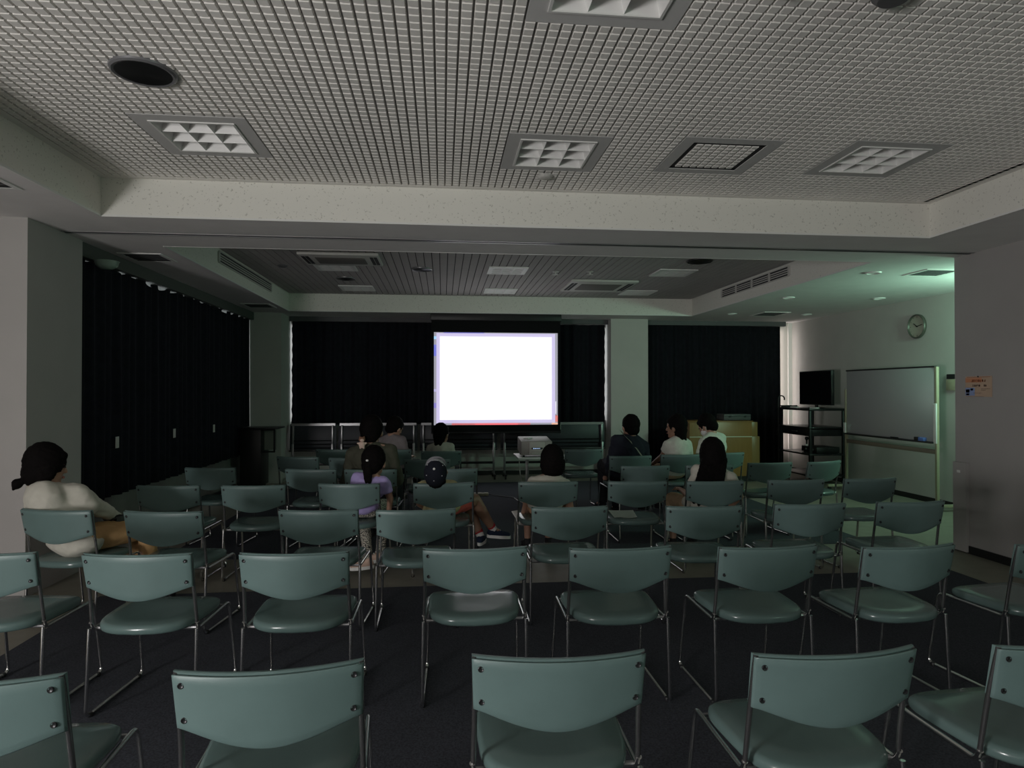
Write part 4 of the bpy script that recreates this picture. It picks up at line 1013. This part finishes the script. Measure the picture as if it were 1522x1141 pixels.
# ------------------------------------------------------------------ wooden podium
t = thing('podium', 'honey-coloured wooden podium with a pale strip in front of the far right curtain', 'podium', (4.48, 10.2, 0))
m_ = MB(); m_.box((-.53, 0, .09), (.52, .50, .968), .004); m_.build('body', M['podium'], t)
m_ = MB(); m_.box((.521, .02, .09), (.66, .48, .73), .004); m_.box((.521, .02, .73), (.625, .48, .965), .004); m_.build('side_wing', wood('honey_wood_dark', (0.26, 0.15, 0.05), (0.34, 0.21, 0.08)), t)
m_ = MB(); m_.box((-.53, -.006, .722), (.52, .002, .736), .002); m_.build('front_strip', M['trimlight'], t)
m_ = MB(); m_.box((-.545, -.015, .969), (.535, .52, .985), .003); m_.build('top', M['podium'], t)
m_ = MB(); m_.box((-.50, .03, 0), (.62, .47, .09)); m_.build('plinth', M['base'], t, smooth=False)
t = thing('equipment_case', 'low grey equipment case lying on top of the wooden podium', 'case', (4.80, 10.45, .985))
m_ = MB(); m_.box((-.23, -.15, .008), (.23, .15, .105), .008); m_.build('body', M['greybox'], t)
m_ = MB(); m_.box((-.232, -.152, .07), (.232, .152, .076), .001); m_.build('lid_seam', M['black'], t, smooth=False)
for s in (-1, 1):
    m_ = MB(); m_.box((s * .13 - .02, -.157, .055), (s * .13 + .02, -.149, .085), .002); m_.build('latch', M['screw'], t)
    m_ = MB(); m_.box((s * .19 - .02, -.12, 0), (s * .19 + .02, .12, .008)); m_.build('foot', M['black'], t, smooth=False)

# ------------------------------------------------------------------ black equipment cart with television
t = thing('equipment_cart', 'black three-shelf equipment cart standing by the right wall', 'cart', (5.995, 10.16, 0))
a, b = .275, .44
for sx in (-1, 1):
    for sy in (-1, 1):
        m_ = MB(); m_.box((sx * a - .022, sy * b - .022, .09), (sx * a + .022, sy * b + .022, 1.16), .004); lg = m_.build('post', M['blackmetal'], t)
        m_ = MB(); m_.cyl((sx * a - .018, sy * b, .04), (sx * a + .018, sy * b, .04), .04, 18); m_.cyl((sx * a, sy * b, .04), (sx * a, sy * b, .09), .012, 8); m_.build('caster', M['black'], lg)
for z, h in ((1.16, .035), (.88, .02), (.46, .025), (.13, .025)):
    m_ = MB(); m_.box((-a - .03, -b - .03, z), (a + .03, b + .03, z + h), .004); m_.build('shelf', M['blackmetal'], t)
m_ = MB(); m_.box((-a - .01, -b + .03, .76), (a + .01, b - .03, .879), .004); dr = m_.build('drawer', M['blackmetal'], t)
m_ = MB(); m_.box((-a - .025, -.08, .815), (-a - .008, .08, .828), .003); m_.build('handle', M['steel'], dr)
t = thing('television', 'black flat television on top of the equipment cart, facing left', 'television', (6.0, 10.03, 1.196))
m_ = MB(); m_.box((-.02, -.46, .05), (.03, .46, .60), .008); m_.build('body', M['black'], t)
m_ = MB(); m_.box((-.0225, -.445, .068), (-.0195, .445, .585)); m_.build('screen', mat('dark_glass', (0.004, 0.004, 0.005), 0.25), t, smooth=False)
m_ = MB(); m_.box((.03, -.25, .12), (.075, .25, .45), .02); m_.build('rear_housing', M['black'], t)
m_ = MB(); m_.cyl((.01, 0, .012), (.01, 0, .06), .025, 16); m_.lathe([(0, 0), (.13, 0), (.135, .005), (.12, .012), (.0, .014)], 32, Matrix.Translation((.01, 0, 0))); m_.build('stand', M['black'], t)
m_ = MB()
arc = [(5.69 + .055 + .055 * math.cos(th), 10.645, 1.335 + .055 * math.sin(th)) for th in [math.radians(q) for q in range(-20, 181, 20)]]
m_.tube(arc + [(5.69, 10.645, 1.2), (5.69, 10.645, .18)], .011, 10)
m_.cyl((5.69, 10.645, .162), (5.69, 10.645, .20), .016, 12); m_.lathe([(.011, .0), (.024, .03), (.026, .10), (.018, .14), (.011, .16)], 14, Matrix.Translation((5.69, 10.645, .70)))
o_ = m_.build('cane', M['black'], None); tag(o_, 'black hook-handled cane hanging at the left end of the equipment cart', 'cane')
t = thing('document_tray', 'small dark tray on the left end of the cart top', 'tray', (5.80, 10.50, 1.196), .1)
m_ = MB(); m_.box((-.10, -.08, 0), (.10, .08, .012), .003); m_.build('base', M['black'], t)
for s in (-1, 1):
    m_ = MB(); m_.box((-.10, s * .08 - .004, .012), (.10, s * .08 + .004, .035), .001); m_.build('rim', M['black'], t)
t = thing('microphone', 'black hand microphone with white band upright on the cart shelf', 'microphone', (5.85, 10.05, .486))
m_ = MB(); m_.lathe([(0, 0), (.045, 0), (.045, .008), (.012, .014), (.011, .05), (.013, .17), (.014, .19)], 20); m_.build('body', M['black'], t)
m_ = MB(); m_.lathe([(.0135, .085), (.0145, .087), (.0145, .125), (.0135, .127)], 20); m_.build('band', M['white'], t)
m_ = MB(); m_.lathe([(.014, .19), (.026, .205), (.028, .225), (.020, .245), (0, .25)], 20); m_.build('head', M['blackmetal'], t)
for k, (dy, lb) in enumerate(((.22, 'left pale remote on the cart top shelf beside television'), (-.36, 'right pale remote on the cart top near the whiteboard'))):
    m_ = MB(); m_.box((-.03, -.07, 0), (.03, .07, .018), .006); o_ = m_.build('remote_control', M['white']); o_.location = (5.80, 10.10 + dy, 1.195); o_.rotation_euler = (0, 0, .3)
    tag(o_, lb, 'remote control', 'remotes on the cart')
t = thing('amplifier', 'flat black amplifier on the lower shelf of equipment cart', 'amplifier', (6.02, 9.95, .485))
m_ = MB(); m_.box((-.19, -.22, .012), (.19, .22, .10), .005); m_.build('body', M['black'], t)
for k in range(3):
    m_ = MB(); m_.cyl((-.205, -.12 + k * .1, .055), (-.188, -.12 + k * .1, .055), .016, 14); m_.build('knob', M['greybox'], t)
m_ = MB(); m_.box((-.17, -.20, 0), (.17, .20, .013)); m_.build('foot', M['black'], t, smooth=False)

# ------------------------------------------------------------------ whiteboard on wheels
t = thing('whiteboard', 'wheeled whiteboard on cream posts standing along the right wall', 'whiteboard', (6.0, 8.33, 0))
y0, y1 = -.88, .87
m_ = MB(); m_.box((-.012, y0, .85), (.012, y1, 1.765), .003); m_.build('board', M['board'], t)
m_ = MB(); m_.box((-.018, y0 - .012, 1.762), (.018, y1 + .012, 1.782), .003); m_.build('top_edge', M['black'], t)
m_ = MB(); m_.box((-.055, y0 - .012, .828), (.018, y1 + .012, .848), .003); m_.build('pen_tray', M['black'], t)
for yy in (y0 - .030, y1 + .030):
    m_ = MB(); m_.box((-.018, yy - .017, .06), (.018, yy + .017, 1.77 if yy < 0 else 1.50), .004); m_.box((-.30, yy - .02, .05), (.30, yy + .02, .085), .004); lg = m_.build('post', M['cream'], t)
    m_ = MB(); m_.box((-.034, yy - .025, .83 if yy < 0 else .85), (-.017, yy + .025, 1.32 if yy < 0 else 1.0), .004); m_.build('clamp_sleeve', M['white'], lg)
    for xx in (-.27, .27):
        m_ = MB(); m_.cyl((xx, yy - .014, .026), (xx, yy + .014, .026), .026, 16); m_.build('caster', M['black'], lg)
m_ = MB(); m_.box((-.012, y0 - .012, .700), (.012, y1 + .012, .755), .003); m_.build('crossbar', M['brown'], t)
t = thing('board_eraser', 'blue board eraser on the right end of whiteboard tray', 'eraser', (5.968, 7.65, .848))
m_ = MB(); m_.box((-.022, -.07, 0), (.022, .03, .045), .006); m_.build('felt', M['blue'], t)
m_ = MB(); m_.box((-.024, .03, 0), (.024, .10, .045), .006); m_.build('grip', M['black'], t)
m_ = MB(); m_.tube([(5.958, 8.2, .856), (5.958, 8.06, .856)], .008, 10); tag(m_.build('marker_pen', M['black'], None), 'dark marker pen lying on the whiteboard tray', 'marker')

# ------------------------------------------------------------------ wall clock and control panel
t = thing('wall_clock', 'round wall clock with pale face above the whiteboard', 'clock', (XR - .002, 8.24, 2.345)); t.rotation_euler = (0, -PI / 2, 0)
m_ = MB(); m_.lathe([(0, 0), (.155, 0), (.165, .01), (.165, .035), (.155, .045), (.147, .040), (.146, .008), (0, .006)], 56); m_.build('rim', mat('clock_rim', (0.10, 0.10, 0.085), 0.4, metal=.3), t, angle=60)
m_ = MB(); m_.lathe([(0, .012), (.147, .012), (.147, .018), (0, .018)], 56); fc = m_.build('face', mat('clock_face', (0.44, 0.44, 0.36), 0.4), t)
for k in range(12):
    th = k * PI / 6; Rk = Matrix.Rotation(th, 4, 'Z'); m_ = MB(); L_ = .022 if k % 3 == 0 else .012
    m_.box((.138 - L_, -.003, .018), (.138, .003, .0195), 0, Rk); m_.build('hour_mark', M['screw'], fc, smooth=False)
# local +x is up, local y is along the wall (-y reads as right for the viewer)
for ang, L_, wd, z in ((305, .075, .006, .022), (80, .110, .0045, .025)):
    th = -math.radians(ang); m_ = MB(); m_.box((-.015, -wd, z), (L_, wd, z + .002), .0, Matrix.Rotation(th, 4, 'Z')); m_.build('hand', M['black'], t, smooth=False)
m_ = MB(); m_.cyl((0, 0, .018), (0, 0, .029), .007, 14); m_.build('hub', M['black'], t)
t = thing('wall_controller', 'small cream wall controller beside the partition edge, black display on top', 'controller', (XR, 7.66, 1.57))
m_ = MB(); m_.box((-.025, -.09, -.09), (0, .07, .05), .006); m_.build('body', M['cream'], t)
m_ = MB(); m_.box((-.026, -.08, .055), (0, .06, .115), .004); m_.build('display', M['black'], t)

# ------------------------------------------------------------------ notice on the partition pocket
t = thing('notice_sign', 'printed notice sheet in orange and blue pinned on the right partition', 'notice', (4.757, 5.385, 1.515)); t.rotation_euler = (0, 0, 0)
m_ = MB(); m_.box((-.002, -.145, -.092), (.001, .145, .092)); m_.build('sheet', mat('notice_paper', (0.50, 0.36, 0.26), 0.6, var=.05, vscale=8), t, smooth=False)
def npatch(n, ya, yb, za, zb, c):     # ya,yb measured from the reader's left edge 0..1, z from top 0..1
    m_ = MB(); m_.box((-.0032, .145 - .29 * yb, .092 - .184 * zb), (-.0018, .145 - .29 * ya, .092 - .184 * za)); return m_.build(n, mat(n + '_ink', c, .6), t, smooth=False)
npatch('orange_band', .0, .62, .08, .30, (.58, .25, .13)); npatch('top_rule', .05, .95, .03, .055, (.35, .12, .06)); npatch('bottom_rule', .03, .70, .985, .999, (.16, .13, .13))
npatch('photo_patch', .0, .36, .56, .95, (.25, .32, .55)); npatch('photo_patch', .02, .16, .64, .80, (.45, .52, .72)); npatch('photo_patch', .20, .30, .60, .70, (.42, .47, .62)); npatch('photo_patch', .03, .15, .84, .93, (.55, .6, .75))
rn = random.Random(5)
def glyph_row(ya, yb, zc, h, n, c):
    wd = (yb - ya) / n
    m_ = MB()
    for k in range(n):
        x0 = ya + k * wd
        for q in range(4):
            if rn.random() < .55:
                zz = zc - h / 2 + h * (q + .5) / 4; m_.box((-.0042, .145 - .29 * (x0 + wd * .85), .092 - .184 * (zz + h * .07)), (-.0031, .145 - .29 * (x0 + wd * .1), .092 - .184 * (zz - h * .07)))
            else:
                xx = x0 + wd * (.2 + .6 * rn.random()); m_.box((-.0042, .145 - .29 * (xx + wd * .1), .092 - .184 * (zc + h * .45)), (-.0031, .145 - .29 * (xx - wd * .1), .092 - .184 * (zc - h * .45)))
    m_.build('printed_line', mat('notice_ink', c, .6), t, smooth=False)
glyph_row(.22, .78, .22, .13, 7, (.20, .05, .02)); glyph_row(.27, .58, .46, .11, 4, (.07, .035, .03)); glyph_row(.70, .82, .46, .11, 2, (.07, .035, .03)); glyph_row(.60, .95, .61, .03, 10, (.22, .15, .11)); glyph_row(.60, .78, .68, .03, 6, (.22, .15, .11)); glyph_row(.30, .62, .82, .03, 9, (.2, .14, .12))
m_ = MB(); m_.ell((-.006, 0, .088), (.006, .005, .007), seg=10); m_.build('push_pin', M['black'], t)
m_ = MB(); m_.box((-.004, -.02, -.012), (.0, .02, .012), .002); o_ = m_.build('edge_plate', M['white']); o_.location = (4.728, 5.585, .735); tag(o_, 'tiny white plate low on the edge of the right partition', 'plate')  # plain white plate on the partition edge, use unknown

# ------------------------------------------------------------------ black equipment rack at far left
t = thing('equipment_rack', 'black equipment rack with a flat top in the far left corner', 'rack', (-2.72, 10.25, 0))
m_ = MB(); m_.box((-.25, -.22, .06), (.05, .22, .905), .005); m_.build('cabinet', M['blackmetal'], t)
m_ = MB(); m_.box((-.26, -.24, .905), (.29, .24, .93), .004); m_.build('top', M['blackmetal'], t)
for z in (.56, .885):
    m_ = MB(); m_.box((.05, -.20, z), (.24, -.17, z + .02)); m_.build('bracket', M['blackmetal'], t, smooth=False)
m_ = MB(); m_.box((.225, -.20, .56), (.245, -.17, .90)); m_.build('upright', M['blackmetal'], t, smooth=False)
m_ = MB(); m_.box((.052, -.03, .585), (.222, -.02, .88)); m_.build('side_panel', mat('rack_panel', (.22, .23, .20), .6), t, smooth=False)
for sx in (-.2, .0):
    for sy in (-.17, .17):
        m_ = MB(); m_.cyl((sx - .015, sy, .03), (sx + .015, sy, .03), .03, 14); m_.build('caster', M['black'], t)
# ------------------------------------------------------------------ light
W = bpy.data.worlds.new('world'); SC.world = W; W.use_nodes = True
W.node_tree.nodes['Background'].inputs['Color'].default_value = (0.5, 0.55, 0.6, 1); W.node_tree.nodes['Background'].inputs['Strength'].default_value = 0.02
def area(name, loc, direction, sx, sy, power, col):
    l = bpy.data.lights.new(name, 'AREA'); l.shape = 'RECTANGLE'; l.size = sx; l.size_y = sy; l.energy = power; l.color = col
    o_ = bpy.data.objects.new(name, l); COL.objects.link(o_); o_.location = loc
    o_.rotation_euler = V(direction).to_track_quat('-Z', 'Y').to_euler(); return o_
# daylight through the part-open door in the left wall behind the camera
area('door_daylight', (-4.10, -1.9, .95), (.75, .66, .03), .8, 1.1, 188, (1.0, 0.97, 0.96))
# green exit lamp in the alcove behind the partition pocket
area('exit_lamp', (6.0, 5.90, 2.35), (-.45, .85, -.10), .4, .25, 32, (0.52, 1.0, 0.72))
# unseen green light added behind the camera to tint the near left faces
area('rear_green_fill', (4.6, -1.2, 2.2), (-.95, .35, .0), .5, .3, 12, (0.62, 1.0, 0.74))
# daylight leaking past the curtain end into the far right corner
area('curtain_gap_daylight', (6.16, 11.44, 1.5), (1, -.15, 0), .06, 2.2, 2.4, (1.0, 0.85, 0.80))
SC.view_settings.view_transform = 'Standard'; SC.view_settings.look = 'None'; SC.view_settings.gamma = 1.0; SC.view_settings.use_curve_mapping = False
SC.view_settings.exposure = 0.0
SC.cycles.use_denoising = True
SC.cycles.max_bounces = 6; SC.cycles.diffuse_bounces = 4
SC.cycles.sample_clamp_indirect = 3.0
